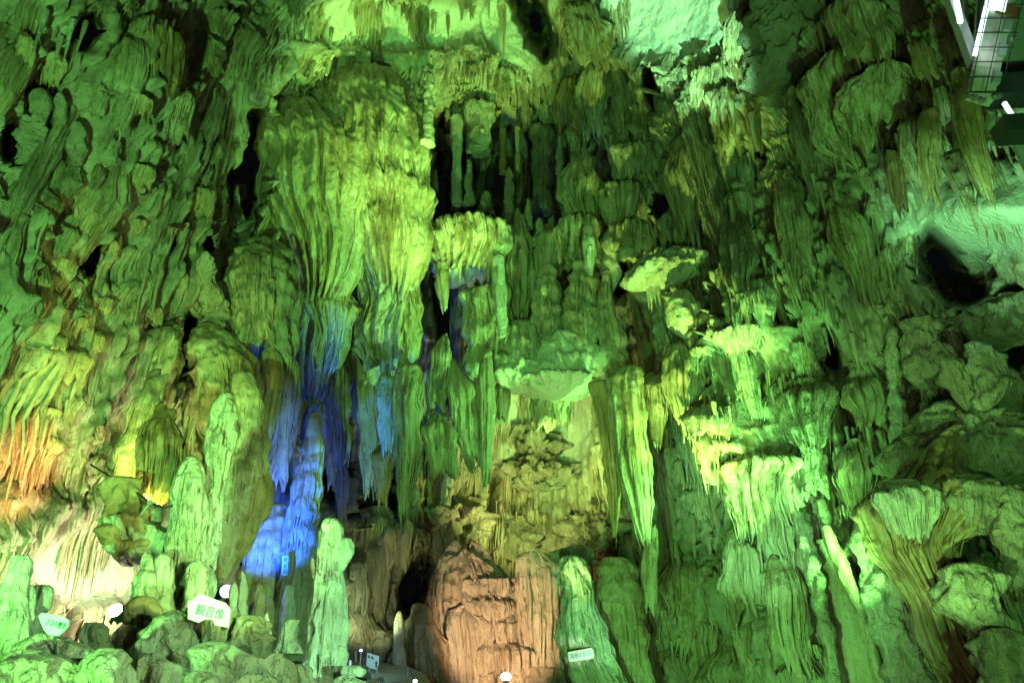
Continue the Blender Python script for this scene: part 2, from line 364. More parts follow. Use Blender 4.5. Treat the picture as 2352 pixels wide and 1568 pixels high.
# passages: funnels into the rock whose ends are open to the dark beyond
DROP = np.zeros(H.shape, bool)
wob = .34*fbm(BASE*np.array([1.5, 1.5, .6]), 3, 41) + .16*noise(np.stack([U*3.5, VV*.8, U*0], -1), 42)
HP = np.zeros_like(H); PX, PY = project(BASE + VD*PUSH[..., None] + NRM*H[..., None])
for e in HOLES:
    r = ell(*e)+wob; HP = np.maximum(HP, 1.3*smooth01((1.1-r)/.28) + 5.5*smooth01((.98-r)/.6)); DROP |= r < .34
SHELL = BASE + VD*(PUSH+HP)[..., None] + NRM*H[..., None]
_s = 3; _sub = SHELL[::_s, ::_s]; _nr, _nc = _sub.shape[:2]; _i = np.arange(_nr*_nc).reshape(_nr, _nc)
_q = np.stack([_i[:-1, :-1], _i[1:, :-1], _i[1:, 1:], _i[:-1, 1:]], -1).reshape(-1, 4)
BVH = BVHTree.FromPolygons([tuple(v) for v in _sub.reshape(-1, 3).tolist()], _q.tolist())
def wall_y(px, py, default=20.0):
    d = Vector(ray(px, py)).normalized(); h = BVH.ray_cast(Vector((0, 0, CAM_Z)), d)
    return h[0].y if h[0] is not None else default
def shell_piece(name, j0, j1, m):
    me = mesh_grid(name, SHELL[j0:j1], False, drop=DROP[j0:j1], m=m)
    at_ = me.attributes.new('bare', 'FLOAT', 'POINT'); at_.data.foreach_set('value', SM[j0:j1].astype(np.float32).ravel()); o = link(name, me); o['kind'] = 'structure'; return o
JC = int(np.searchsorted(tz, 22.6))
cave_wall = shell_piece('cave_wall', 0, JC+1, M['wall'])
cave_ceiling = shell_piece('cave_ceiling', JC, NT, M['wall'])
# the floor of the hall
_x = np.linspace(-14, 15, 150); _y = np.linspace(-4, 29, 170); _X, _Y = np.meshgrid(_x, _y)
_Z = .25*fbm(np.stack([_X*.5, _Y*.5, _X*0], -1), 4, 51) + .13*np.clip(_Y-9, 0, 30)
_Z = _Z + 2.0*np.exp(-((_X+4.6)/2.6)**4-((_Y-9.5)/2.2)**4) + .9*np.exp(-((_X+1.9)/1.0)**2-((_Y-9.8)/1.2)**2)
_Z = _Z + .3*fbm(np.stack([_X*1.1, _Y*1.1, _X*0+2], -1), 3, 55)
cave_floor = link('cave_floor', mesh_grid('cave_floor', np.stack([_X, _Y, _Z], -1)[::-1], False, m=M['rock'])); cave_floor['kind'] = 'structure'

# runs of thin dripstone pipes down the wall, far too many to count
rp = np.random.RandomState(17); cs, rs_ = [], []; R_ = 8; tt = np.linspace(0, 1, R_)
nclu = 0
while nclu < 420:
    ci = rp.randint(20, NPHI-60); cj = rp.randint(60, NT-40)
    if not (-80 < PX[cj, ci] < 2430 and -80 < PY[cj, ci] < 1600) or SM[cj, ci] > .25 or DROP[max(0, cj-30):cj+12, ci:ci+20].any(): continue
    if PX[cj, ci] < 560 and rp.uniform() < .6: continue
    nclu += 1
    n = rp.randint(6, 24); sp = rp.uniform(.05, .1); u = U[0, ci] + np.arange(n)*sp + rp.uniform(-.3, .3, n)*sp
    arch = -.25*((np.arange(n)/n-.5)*2)**2*rp.uniform(.3, 2.0); v1 = ta[cj] + arch + rp.uniform(-.1, .1, n)
    Lh = rp.uniform(.35, 2.8)*rp.uniform(.45, 1.1, n)*(1-.5*((np.arange(n)/n-.5)*2)**2)
    v = v1[:, None]-Lh[:, None]*tt[None]; cu = np.interp(u, U[0], np.arange(NPHI)); jv = np.clip(np.interp(v, ta, np.arange(NT)), 0, NT-2)
    a_ = cu.astype(int).clip(0, NPHI-2); fa_ = (cu-a_)[:, None, None]; j_ = jv.astype(int); fj = (jv-j_)[..., None]; A_ = np.repeat(a_[:, None], R_, 1)
    g = lambda G: (G[j_, A_]*(1-fj)+G[j_+1, A_]*fj)*(1-fa_) + (G[j_, A_+1]*(1-fj)+G[j_+1, A_+1]*fj)*fa_
    p = g(SHELL); nn = g(NRM); r0 = sp*rp.uniform(.4, .75, n)
    # keep the run hanging straight from its upper third
    out = np.clip((tt-.15)/.6, 0, 1)[None, :, None]; anchor = p[:, 2:3]; hang = anchor.copy().repeat(R_, 1); hang[..., 2] = p[..., 2]
    hg = rp.choice([.35, .6, .95]); p = p*(1-hg*out)+hang*hg*out - nn*(r0*.5)[:, None, None]
    cs.append(p); rs_.append(r0[:, None]*(np.clip(tt/.1, .3, 1)**.5*np.clip((1.03-tt)/.6, .05, 1)**.6)[None]*(1+.2*np.sin(tt[None]*rp.uniform(5, 14, n)[:, None])))
co_, q_ = pipe_arrays(np.concatenate(cs), np.concatenate(rs_), np.array([1., 0, 0]), np.array([0, 1., 0]), 4)
pipes = link('dripstone_pipes', build_mesh('dripstone_pipes', co_, q_, None, M['drape']), cave_wall); pipes['kind'] = 'stuff'
# ------------------------------------------------------------------ dripstone builder
# rows: (y, left, right) of the outline on the photo sheet, top to bottom; Y: distance from the viewer in metres
STY = dict(
 drape=dict(wob=.2, pipes=3.1, tj=.2, back=1.2, fl=4.2, fa=.34, jag=.4, dr=.42, n=.1, lay=.0, m='drape', cap=.22),
 tite=dict(pipes=3.1, back=.5, fl=3.6, fa=.22, jag=.10, dr=.8, n=.06, lay=.03, m='drape', cap=.3),
 mite=dict(wob=.06, pit=.3, fl=3.0, fa=.14, jag=0, dr=.9, n=.14, lay=.12, m='pale', cap=.3),
 col=dict(pipes=3.1, p0=.1, drip=0, pit=.15, fl=3.4, fa=.20, jag=0, dr=.85, n=.08, lay=.07, m='drape', cap=.3),
 dome=dict(pipes=2.8, p0=.25, tj=.05, pit=.12, back=.5, fl=2.9, fa=.16, jag=.12, dr=.6, n=.09, lay=.05, m='drape', cap=.25),
 rock=dict(pit=.06, fl=.8, fa=.12, jag=0, dr=.85, n=.2, lay=.0, m='rock', cap=.3),
 knob=dict(pit=.25, fl=1.6, fa=.10, jag=0, dr=.95, n=.12, lay=.05, m='pale', cap=.3),
 sheet=dict(fl=2.2, fa=.16, jag=.18, dr=.16, n=.05, lay=.0, m='drape', cap=.1),
)
PITCH_PX = 5.2
_seed = [100]
def tube_mesh(name, rows, Y, sty, over={}):
    s = dict(STY[sty]); s.update(over); _seed[0] += 1; sd = _seed[0]
    rows = sorted(rows)
    if sty == 'drape' and over.get('root', 1):       # the root runs on up into the rock
        (y0, l0, r0), y1 = rows[0], rows[-1][0]; sl = ((rows[1][1]+rows[1][2])-(l0+r0))/2/max(1, rows[1][0]-y0); g = .3*(y1-y0)
        rows = [(y0-g, l0-sl*g+.12*(r0-l0), r0-sl*g-.12*(r0-l0))]+rows
    if sty == 'rock' and rows[-1][0] < 1450 and rows[-1][2]-rows[-1][1] > .3*max(r[2]-r[1] for r in rows):      # round off the underside
        y1, l1, r1 = rows[-1]; g = .12*(y1-rows[0][0]); rows = rows+[(y1+g, l1+.36*(r1-l1), r1-.36*(r1-l1))]
    ys = np.array([r[0] for r in rows], float); xl = np.array([r[1] for r in rows], float); xr = np.array([r[2] for r in rows], float)
    if Y is None or isinstance(Y, str):
        off = float(Y[1:]) if isinstance(Y, str) else .25
        hy = np.array([np.median([wall_y(x, y) for x in (l, (l+r)/2, r)]) for y, l, r in rows]); off *= .6; hy = np.where(np.isfinite(hy), hy, 18)
        if len(hy) > 2: c = np.polyfit(ys, hy, 1); YY = np.polyval(c, ys); YY = YY - max(0, np.percentile(YY-hy, 50))
        else: YY = hy
        YY = YY - off
    elif isinstance(Y, (tuple, list)): YY = np.interp(ys, [ys[0], ys[-1]], Y)
    else: YY = np.full(len(ys), float(Y))
    hpx = ys[-1]-ys[0]; wpx = (xr-xl).max()
    nr = int(np.clip(hpx/PITCH_PX, 10, 230)); nc = int(np.clip(.6*math.pi*wpx/PITCH_PX, 14, 240))
    d = np.linspace(0, 1, len(ys)); yy = (ys-ys[0])/hpx
    cx = np.array([at((l+r)/2, y, q) for (y, l, r), q in zip(rows, YY)])
    dist = np.linalg.norm(cx-np.array([0, 0, CAM_Z]), axis=1)
    ray_len = np.array([np.linalg.norm(ray((l+r)/2, y)) for y, l, r in rows])
    hw = (xr-xl)/2/F_PX*dist/ray_len
    t = np.linspace(0, 1, nr)
    # denser rings near a rounded top
    u_ = np.linspace(0, 1, nc, endpoint=False); th = 2*math.pi*u_ + .45*np.sin(2*math.pi*u_) + math.pi/2      # fewer columns at the back
    wm = hw.max(); wav = max(hw.mean(), wm*.6)
    a = th*wav*(.5+.5*s['dr'])
    A = np.repeat(a[None], nr, 0); 
    H_m = float(np.linalg.norm(cx[-1]-cx[0]))
    Z = t[:, None]*H_m + 0*A
    k = s['fl']*1.7*(.55/max(.25, min(wm, 1.1)))**.35
    lb = lobes(A, Z*.35, k, sd, s.get('warp', .5)); lb2 = lobes(A, Z*.6, k*2.6, sd+3)
    L = np.ones(nc)
    if s['jag']:
        e = lobes(a, a*0+H_m*.35, k, sd, s.get('warp', .5)); n1 = noise(np.stack([a*k*.45, a*0, a*0+sd], -1), 4)
        n2 = noise(np.stack([a*k*1.7, a*0+3, a*0+sd], -1), 6)
        L = 1 - s['jag']*np.clip(.62*(1-e) + .55*(n1+.25) + .35*n2, 0, 1.1)
    T0 = s.get('tj', 0)*np.clip(.5+1.1*noise(np.stack([a*k*.3, a*0+7, a*0+sd], -1), 8), 0, 1)      # uneven upper edge
    T = T0[None, :] + t[:, None]*(L-T0)[None, :]
    C = np.stack([np.interp(T, yy, cx[:, i]) for i in range(3)], -1)
    fw_ = np.array([cx[:, 0].mean(), cx[:, 1].mean(), 0]); fw_ /= np.linalg.norm(fw_)
    C = C + fw_*(s.get('back', 0)*min(wm, 1.3)*(1-smooth01(T/.34)))[..., None]     # the top leans back into the wall
    W = np.interp(T, yy, hw)
    if len(ys) > 2:      # soften the outline's corners
        tt = np.linspace(0, 1, 200); ww = np.interp(tt, yy, hw); pad = 9
        wp = np.concatenate([2*ww[0]-ww[pad:0:-1], ww, 2*ww[-1]-ww[-2:-pad-2:-1]]); ker = np.hanning(2*pad+1); ker /= ker.sum()
        W = np.interp(T, tt, np.clip(np.convolve(wp, ker, 'valid'), .002, None))
    W = W*(1+s.get('wob', .1)*noise(np.stack([T*H_m*1.1, T*0+sd*.7, T*0], -1), 9)*1.6)
    mid = cx.mean(0); fwd = np.array([mid[0], mid[1], 0]); fwd /= np.linalg.norm(fwd); right = np.array([fwd[1], -fwd[0], 0])
    dep = np.minimum(W*s['dr'], s.get('dmax', 9)) if s['dr'] < 1.5 else W*s['dr']
    c, sn = np.cos(th)[None, :], np.sin(th)[None, :]
    OUT = np.stack([c*right[0]+sn*fwd[0]/max(s['dr'], .3), c*right[1]+sn*fwd[1]/max(s['dr'], .3), 0*c], -1); OUT = OUT/np.linalg.norm(OUT, axis=-1, keepdims=True)
    C = C + right*(s.get('wob', .1)*.8*np.minimum(W, .6)*noise(np.stack([T*H_m*.9+5, T*0+sd*.3, T*0], -1), 10)*1.6)[..., None]
    V = C + W[..., None]*c[..., None]*right + dep[..., None]*sn[..., None]*fwd
    grow = smooth01(Z/max(.3, .16*H_m)) if s.get('top', 1) else 1
    dd = s['fa']*np.minimum(W, .62)*((lb-.75)*(.45+.55*grow) + .3*(lb2-.6)*grow)
    if s['lay']:
        zl = Z + .35*noise(np.stack([A*1.2, Z*.6, A*0+sd], -1), 3)
        dd = dd + s['lay']*np.minimum(W, .5)*(np.abs(np.sin(zl*math.pi*s.get('lk', 2.6)))-.55)
    nz = np.minimum(W, .7)
    pos = V + sd*3.1
    dd = dd - nz*s['n']*1.2*(np.abs(fbm(pos*np.array([2.3, 2.3, 1.1]), 2, 81))*2-.5)
    dd = dd + nz*(s['n']*2.0*fbm(pos*(.9/max(.35, wm)), 3, 61) + s['n']*1.5*fbm(pos*np.array([3.6, 3.6, 2.4]), 3, 64, .65))
    if s.get('pit'):
        pit = smooth01((noise(pos*np.array([7, 7, 3.5]), 91)-.22)*4) + .7*smooth01((noise(pos*np.array([15, 15, 6]), 93)-.25)*4)
        dd = dd - s['pit']*np.minimum(W, .3)*pit
    V = V + OUT*dd[..., None]
    V[..., 2] += (.25*s['n']*nz*noise(pos*1.5, 71))
    VB = V.copy()
    up = s['cap']*float(min(hw[-1], .6))
    last = V[-1]; cen = last.mean(0); rings = []
    for f, g in ((.8, .35), (.45, .8)):
        rg = cen + (last-cen)*np.array([f, f, 1]); rg = rg.copy(); rg[:, 2] = last[:, 2]*(f)+cen[2]*(1-f) + up*g*(1 if s['jag'] else .15); rings.append(rg)
    V = np.concatenate([V, np.array(rings)])
    if hw[0] > .12:      # close a broad top with a domed cap
        f0 = V[0]; c0 = f0.mean(0); r2 = []
        for f, g in ((.4, .22), (.78, .12)):
            rg = c0 + (f0-c0)*np.array([f, f, 1]); rg[:, 2] = f0[:, 2]*f+c0[2]*(1-f) + g*min(hw[0], .8); r2.append(rg)
        V = np.concatenate([np.array(r2), V])
    co, q, tri = grid_arrays(V, True)
    if s.get('pipes'):       # round pipes lie side by side over the front
        rp = np.random.RandomState(sd); r0 = s['pipes']*float(np.median(dist/ray_len))/F_PX
        front = np.where(np.sin(th) < .35)[0]; span = float(np.linalg.norm(np.diff(VB[int(nr*.6), front], axis=0), axis=1).sum())
        n_p = int(np.clip(span/(r0*1.9), 3, 60)); R_ = int(np.clip(H_m/.2, 6, 14))
        cpos = front[0] + (np.linspace(0, len(front)-1, n_p) + rp.uniform(-.35, .35, n_p)*len(front)/n_p).clip(0, len(front)-1)
        t0 = s.get('p0', .02) + .55*rp.uniform(0, 1, n_p)**1.8; t1 = np.maximum(t0+.15, 1-.6*rp.uniform(0, 1, n_p)**1.8*(1 if s['jag'] else .7)); ext = np.where(rp.uniform(size=n_p) < .5, rp.uniform(0, s.get('drip', .16), n_p), 0)
        tt = np.linspace(0, 1, R_); tp = t0[:, None]+(t1-t0)[:, None]*tt[None]
        ri = (tp*(nr-1)).clip(0, nr-1.001); r_i = ri.astype(int); fr = (ri-r_i)[..., None]; ci = np.repeat(cpos.astype(int)[:, None], R_, 1) % nc; cf = (cpos-cpos.astype(int))[:, None, None]; cj = (ci+1) % nc
        path = (VB[r_i, ci]*(1-fr)+VB[r_i+1, ci]*fr)*(1-cf) + (VB[r_i, cj]*(1-fr)+VB[r_i+1, cj]*fr)*cf
        path[..., 2] -= (ext[:, None]*np.clip((tt-.55)/.45, 0, 1)[None]**1.5)*min(H_m, 2.2)
        path = path + rp.normal(size=(n_p, 1, 3))*r0*.3 + fwd*r0*.4
        rad = r0*rp.uniform(.45, 1.1, n_p)[:, None]*(1+rp.uniform(0, 1, n_p)**4)[:, None]*(np.clip(tt/.12, .25, 1)**.5*np.clip((1.02-tt)/.55, 0.04, 1)**.6)[None]*(1+.18*np.sin(tt[None]*rp.uniform(6, 22, n_p)[:, None]+rp.uniform(0, 6, n_p)[:, None]))
        c2, q2 = pipe_arrays(path, rad, right, fwd, 4); q = np.concatenate([q, q2+len(co)]); co = np.concatenate([co, c2])
    me = build_mesh(name, co, q, tri, M[s['m']])
    return me, V, dict(last=last, hw=hw, cx=cx, right=right, fwd=fwd, sd=sd)
# small hanging spikes, shared meshes
_SP = {}
def spike_mesh(kind, m):
    key = (kind, m)
    if key in _SP: return _SP[key]
    rs_ = np.random.RandomState(kind+5); n, r_ = 9, 9; t = np.linspace(0, 1, r_); th = np.linspace(0, 2*math.pi, n, endpoint=False)
    rad = (1-t)**(.55+.25*(kind % 3))*(1+.22*np.sin(t*9+kind)*(1-t)); rad[-1] = .02
    V = np.zeros((r_, n, 3)); bend = rs_.uniform(-.25, .25, 2)
    for j in range(r_):
        q = rad[j]*(1+.16*np.sin(th*3+kind)+.1*rs_.uniform(-1, 1, n))
        V[j, :, 0] = q*np.cos(th)+bend[0]*t[j]**2; V[j, :, 1] = q*np.sin(th)+bend[1]*t[j]**2; V[j, :, 2] = -t[j]
    _SP[key] = mesh_grid('stalactite', V[:, ::-1], True, m=M[m]); return _SP[key]
def spike(p, r, L, parent, m='drape', name='stalactite', up=False, tilt=0.0):
    o = link(name, spike_mesh(random.randrange(8), m), parent); o.location = tuple(p)
    o.scale = (r, r, L); o.rotation_euler = (math.pi if up else random.uniform(-.04, .04), tilt+random.uniform(-.05, .05), random.uniform(0, 6.28)); return o
def form(name, cat, label, Y, sty, rows, fringe=0, parts=(), group=None, fl=(.25, .8), **over):
    """one dripstone thing; parts: further lobes that belong to it, as (name, Y, style, rows[, over])"""
    me, V, info = tube_mesh(name, rows, Y, sty, over)
    o = link(name, me); tag(o, label, cat, group, 'thing')
    for p in parts:
        me2, _, i2 = tube_mesh(p[0], p[3], p[1], p[2], p[4] if len(p) > 4 else {})
        link(p[0], me2, o)
    if fringe:
        last = info['last']; sel = [i for i in range(len(last)) if np.dot(last[i]-last.mean(0), info['fwd']) < .35*np.abs((last-last.mean(0)) @ info['fwd']).max()]
        w = info['hw'].max()
        for _ in range(fringe):
            i = random.choice(sel); p = last[i]*.93+last.mean(0)*.07; p[2] = last[i][2] + random.uniform(.02, .25)*w
            L_ = random.uniform(*fl)*min(1.2, w)*.8; spike(p, max(.018, L_*random.uniform(.07, .13)), L_+.15*w, o, STY[sty]['m'] if 'm' not in over else over['m'])
    return o
# ------------------------------------------------------------------ formations that can be told apart, left to right
random.seed(11)
# --- the giant hanging flowstone
form('hanging_flowstone', 'flowstone', 'giant yellow-green hanging flowstone with pipe-like folds, largest in the cave', 18.2, 'dome',
     [(205, 640, 740), (250, 606, 815), (330, 596, 862), (430, 596, 868), (510, 606, 866), (570, 650, 850), (640, 684, 812), (700, 698, 772), (740, 712, 742)], fringe=16, fl=(.2, .6), fa=.3, jag=.2, n=.05, pit=0, dr=.75,
     parts=[('lobe', 18.6, 'dome', [(128, 810, 885), (165, 768, 935), (230, 735, 966), (320, 740, 984), (430, 760, 990), (520, 800, 990), (600, 838, 980), (660, 855, 955), (700, 870, 935)], dict(fa=.3, jag=.22, n=.05, pit=0, dr=.75, p0=.3)),
            ('skirt', 18.9, 'drape', [(590, 825, 900), (640, 812, 960), (740, 812, 972), (820, 818, 968), (885, 824, 940)], dict(fa=.3, jag=.26, dr=.5)),
            ('skirt', 18.3, 'drape', [(640, 690, 800), (700, 688, 806), (780, 692, 800), (850, 698, 785), (935, 700, 735)], dict(jag=.3, dr=.5)),
            ('skirt', 19.2, 'drape', [(700, 770, 850), (760, 760, 870), (830, 770, 870), (900, 780, 860)], dict(jag=.4)),
            ('skirt', 18.4, 'drape', [(440, 596, 640), (500, 598, 660), (560, 606, 650), (610, 615, 640)], dict(jag=.3, dr=.6))])
for i, (x, y0, y1, w, lb) in enumerate([(733, 105, 262, 17, 'stacked green column joining the ceiling to the giant flowstone, thickest of three'), (690, 130, 255, 12, 'slim dark column left of the stacked column above the giant flowstone'),
                             (668, 140, 280, 11, 'brownish column at the far upper left shoulder of the giant flowstone')]):
    form('dripstone_column', 'column', lb, 18.4, 'col', [(y0, x-w, x+w), ((y0+y1)/2, x-w*.7, x+w*.8), (y1, x-w*1.1, x+w*1.1)], lay=.3, lk=3.4)
for x, y0, y1, w, lb in [(712, 226, 300, 22, 'knobbly rounded stalagmite on top of the giant flowstone, left'), (770, 222, 300, 18, 'taller ribbed stalagmite on top of the giant flowstone, centre'), (618, 270, 340, 12, 'small beaded stalagmite on the left rim of the giant flowstone'), (984, 150, 330, 13, 'thin beaded column down the right shoulder of the giant flowstone')]:
    form('stalagmite', 'stalagmite', lb, 18.1, 'mite', [(y0, x-w*.4, x+w*.4), (y0+12, x-w*.9, x+w*.9), (y0+(y1-y0)*.6, x-w*.8, x+w*.9), (y1, x-w*1.2, x+w*1.2)], lay=.34, lk=4)
form('stalactite', 'stalactite', 'white-tipped slim stalactite beside the left skirt of the giant flowstone', 18.0, 'tite', [(690, 686, 712), (760, 685, 706), (840, 686, 700), (890, 690, 696)], m='pale')
# --- left wall
W = 'w.45'
form('drapery', 'drapery', 'tall smooth green drapery high on the left wall beside a black cleft', 'w.3', 'drape', [(92, 292, 338), (150, 274, 334), (215, 262, 318)], fa=.15, jag=.1)
form('drapery', 'drapery', 'orange-topped fringed drapery near the upper left of the cave wall', 'w.5', 'drape', [(45, 325, 395), (75, 312, 410), (140, 318, 412), (235, 335, 392)], m='brown', fringe=6)
form('calcite_streak', 'calcite', 'thin white calcite streak running down the upper left wall', 'w.12', 'tite', [(172, 484, 493), (230, 464, 470), (290, 440, 447), (330, 420, 445), (365, 408, 440)], m='pale', dr=.4)
form('drapery', 'drapery', 'fluted green drapery right of the white calcite streak', 'w.35', 'drape', [(190, 520, 575), (250, 495, 570), (330, 480, 552), (410, 478, 540)], jag=.25)
form('drapery', 'drapery', 'narrow leaning drapery just left of the white calcite streak', 'w.35', 'drape', [(215, 395, 450), (270, 380, 440), (340, 365, 415)], jag=.4, fringe=5)
form('stalagmite', 'stalagmite', 'single orange finger-shaped stalagmite leaning on the left wall', 'w.3', 'mite', [(430, 370, 380), (442, 364, 380), (470, 352, 372), (500, 335, 365)], lay=.05, m='rock')
form('stalagmite', 'stalagmite', 'small stalagmite standing in the tall black cleft left of the giant flowstone', 17.6, 'mite', [(424, 541, 548), (450, 538, 549), (490, 530, 556), (540, 500, 585), (580, 490, 600)])
form('flowstone', 'flowstone', 'broad mossy green flowstone dome below the tall black cleft', 15.6, 'dome', [(525, 580, 640), (560, 545, 670), (620, 525, 688), (690, 520, 694), (770, 530, 688), (830, 560, 680)], jag=.3, fringe=8)
form('flowstone', 'flowstone', 'lower round flowstone dome with a brown left edge beside a black slit', 14.9, 'dome', [(735, 455, 520), (770, 440, 565), (830, 435, 590), (900, 440, 598), (980, 455, 600), (1060, 480, 600)], jag=.1, fa=.1)
form('flowstone', 'flowstone', 'yellowish knobbly flowstone head above the brown hollow on the left', 'w.6', 'knob', [(582, 460, 484), (600, 450, 494), (650, 440, 500), (690, 432, 528), (730, 440, 524)], m='rock')
for i, (x, y, w, h, lb) in enumerate([
  (170, 845, 52, 75, 'largest tan fringed curtain low on the left wall'), (215, 505, 34, 40, 'orange fringed curtain above a dark slot on the left wall'), (318, 520, 26, 34, 'small tan curtain right of the orange fringed one'),
  (400, 540, 34, 44, 'ragged tan curtain over a black notch at mid left'), (245, 705, 30, 45, 'tan lace-edged curtain below mid height on the left wall'), (355, 730, 30, 45, 'orange tufted curtain with a dark hollow under it'),
  (190, 745, 26, 34, 'small tan tuft between two larger curtains low on the left wall'), (140, 790, 26, 36, 'tan tuft directly above the largest tan curtain'), (262, 575, 16, 36, 'tiny orange hook-shaped tuft on the left wall'), (150, 610, 30, 34, 'flat dark green lip with a yellow edge, far left'),
  (225, 790, 22, 50, 'narrow ribbed tan curtain beside the largest tan one'), (325, 250, 40, 60, 'broad rough curtain under the tall smooth drapery'), (120, 950, 32, 26, 'yellow crusted lip above the reddish rock, far left'), (230, 1010, 18, 50, 'pale slit-edged tuft above the leaning wire'),
  (120, 160, 44, 80, 'dim green curtain at the far upper left'), (60, 120, 34, 70, 'dim curtain nearest the left edge of the roof'), (330, 410, 40, 60, 'rough green boss left of the orange finger stalagmite'), (470, 470, 46, 70, 'shaggy green curtain under the white calcite streak'), (95, 690, 40, 120, 'smooth pale green tongue at the far left')]):
    form('curtain', 'curtain', lb, W, 'drape', [(y-h*.5, x-w*.35, x+w*.5), (y-h*.3, x-w*.55, x+w*.6), (y, x-w*.62, x+w*.5), (y+h*.5, x-w*.7, x+w*.3)], jag=.55, dr=.6, fringe=5, fl=(.3, 1), m='tan')
for x, y, w, h, lb in [(95, 245, 46, 70, 'large bulbous knob of a cluster at the upper left edge'), (140, 250, 30, 60, 'right-hand bulbous knob of the upper left cluster'), (40, 235, 40, 50, 'leftmost bulbous knob of the upper left cluster'), (70, 330, 60, 110, 'smooth rounded swelling under the bulbous knobs'), (180, 330, 44, 90, 'rough boss right of the smooth swelling, upper left')]:
    form('boss', 'boss', lb, W, 'knob', [(y-h*.5, x-w*.3, x+w*.3), (y-h*.3, x-w*.5, x+w*.5), (y+h*.1, x-w*.55, x+w*.5), (y+h*.5, x-w*.5, x+w*.35)], m='rock', n=.16)
form('drapery', 'drapery', 'gold and brown pleated drapery low on the left, beside the statue-like stalagmites', 11.4, 'drape', [(962, 352, 400), (985, 330, 412), (1040, 322, 415), (1110, 318, 402), (1160, 318, 372)], m='brown', jag=.2, fringe=4)
form('drapery', 'drapery', 'grey-olive smooth drapery behind the pleated gold one', 12.2, 'drape', [(890, 330, 378), (950, 300, 365), (1040, 278, 340), (1120, 262, 325)], fa=.1, jag=.1)
form('hanging_rock', 'rock', 'hanging brown rock with a yellow crusted tip over the bright lamp', 10.8, 'rock', [(1105, 262, 332), (1150, 250, 345), (1210, 240, 350), (1255, 236, 345), (1285, 262, 322), (1300, 280, 305)], n=.3, m='brown',
     parts=[('crust', 10.7, 'rock', [(1195, 250, 350), (1225, 245, 375), (1262, 262, 368), (1285, 285, 335)], dict(n=.4, m='pale'))])
form('boulder', 'boulder', 'small dark green hanging stone under the wire end', 10.9, 'rock', [(1158, 348, 368), (1172, 341, 374), (1195, 344, 374), (1206, 352, 368)])
form('flowstone_sheet', 'flowstone', 'smooth dark olive shield-shaped flowstone left of the blue hollow', 13.4, 'sheet', [(860, 535, 585), (920, 522, 600), (1000, 512, 608), (1100, 500, 619), (1180, 494, 612), (1250, 492, 572), (1300, 496, 536), (1330, 500, 515)], fa=.12, jag=.0, n=.09, pit=.1, pipes=2.6, p0=.1, drip=0, dr=.45, dmax=.7)
form('stalagmite', 'stalagmite', 'tallest statue-like stalagmite with a capped head, lit yellow-green', 10.6, 'mite', [(902, 515, 536), (918, 498, 546), (960, 478, 549), (1005, 468, 547), (1028, 468, 541), (1050, 474, 532), (1090, 470, 528), (1120, 470, 524), (1150, 464, 514), (1200, 440, 505), (1260, 425, 500), (1330, 405, 492), (1420, 390, 486), (1500, 380, 490), (1600, 370, 500)], lay=.07, n=.1, pit=.45, fa=.2, pipes=2.4, p0=.1, drip=0)
form('stalagmite', 'stalagmite', 'shorter hooded statue-like stalagmite leaning against the tallest one', 10.3, 'mite', [(1047, 432, 452), (1062, 418, 463), (1100, 404, 468), (1160, 392, 470), (1230, 386, 468), (1300, 380, 470), (1380, 340, 470), (1460, 310, 470), (1600, 290, 480)], lay=.05, n=.1, pit=.45, fa=.2, pipes=2.4, p0=.1, drip=0)
for x, y0, y1, w, lb in [(337, 1268, 1420, 15, 'stubby green stalagmite pair-mate left of the hooded stalagmite'), (375, 1272, 1410, 20, 'flat-topped stub beside the hooded stalagmite'), (455, 1290, 1420, 26, 'broad round knob on the skirt of the statue-like stalagmites'), (340, 1310, 1480, 34, 'wide pale green stump right of the bright lamp')]:
    form('stalagmite', 'stalagmite', lb, 9.8, 'mite', [(y0, x-w*.6, x+w*.6), (y0+12, x-w, x+w), ((y0+y1)/2, x-w*1.05, x+w*1.1), (y1, x-w*1.5, x+w*1.4)], n=.13)
form('stalagmite', 'stalagmite', 'tall dark green stalagmite at the lower left corner', 7.6, 'mite', [(1276, 36, 70), (1286, 26, 79), (1320, 18, 79), (1360, 2, 77), (1430, -8, 74), (1500, -20, 80), (1600, -30, 100)], n=.12, lay=.05)
form('stalagmite', 'stalagmite', 'squat mushroom-like stalagmite behind the little teal sign', 7.9, 'mite', [(1344, 84, 118), (1358, 72, 129), (1390, 72, 126), (1410, 70, 100), (1480, 60, 104), (1580, 50, 110)], n=.12, lay=.03)
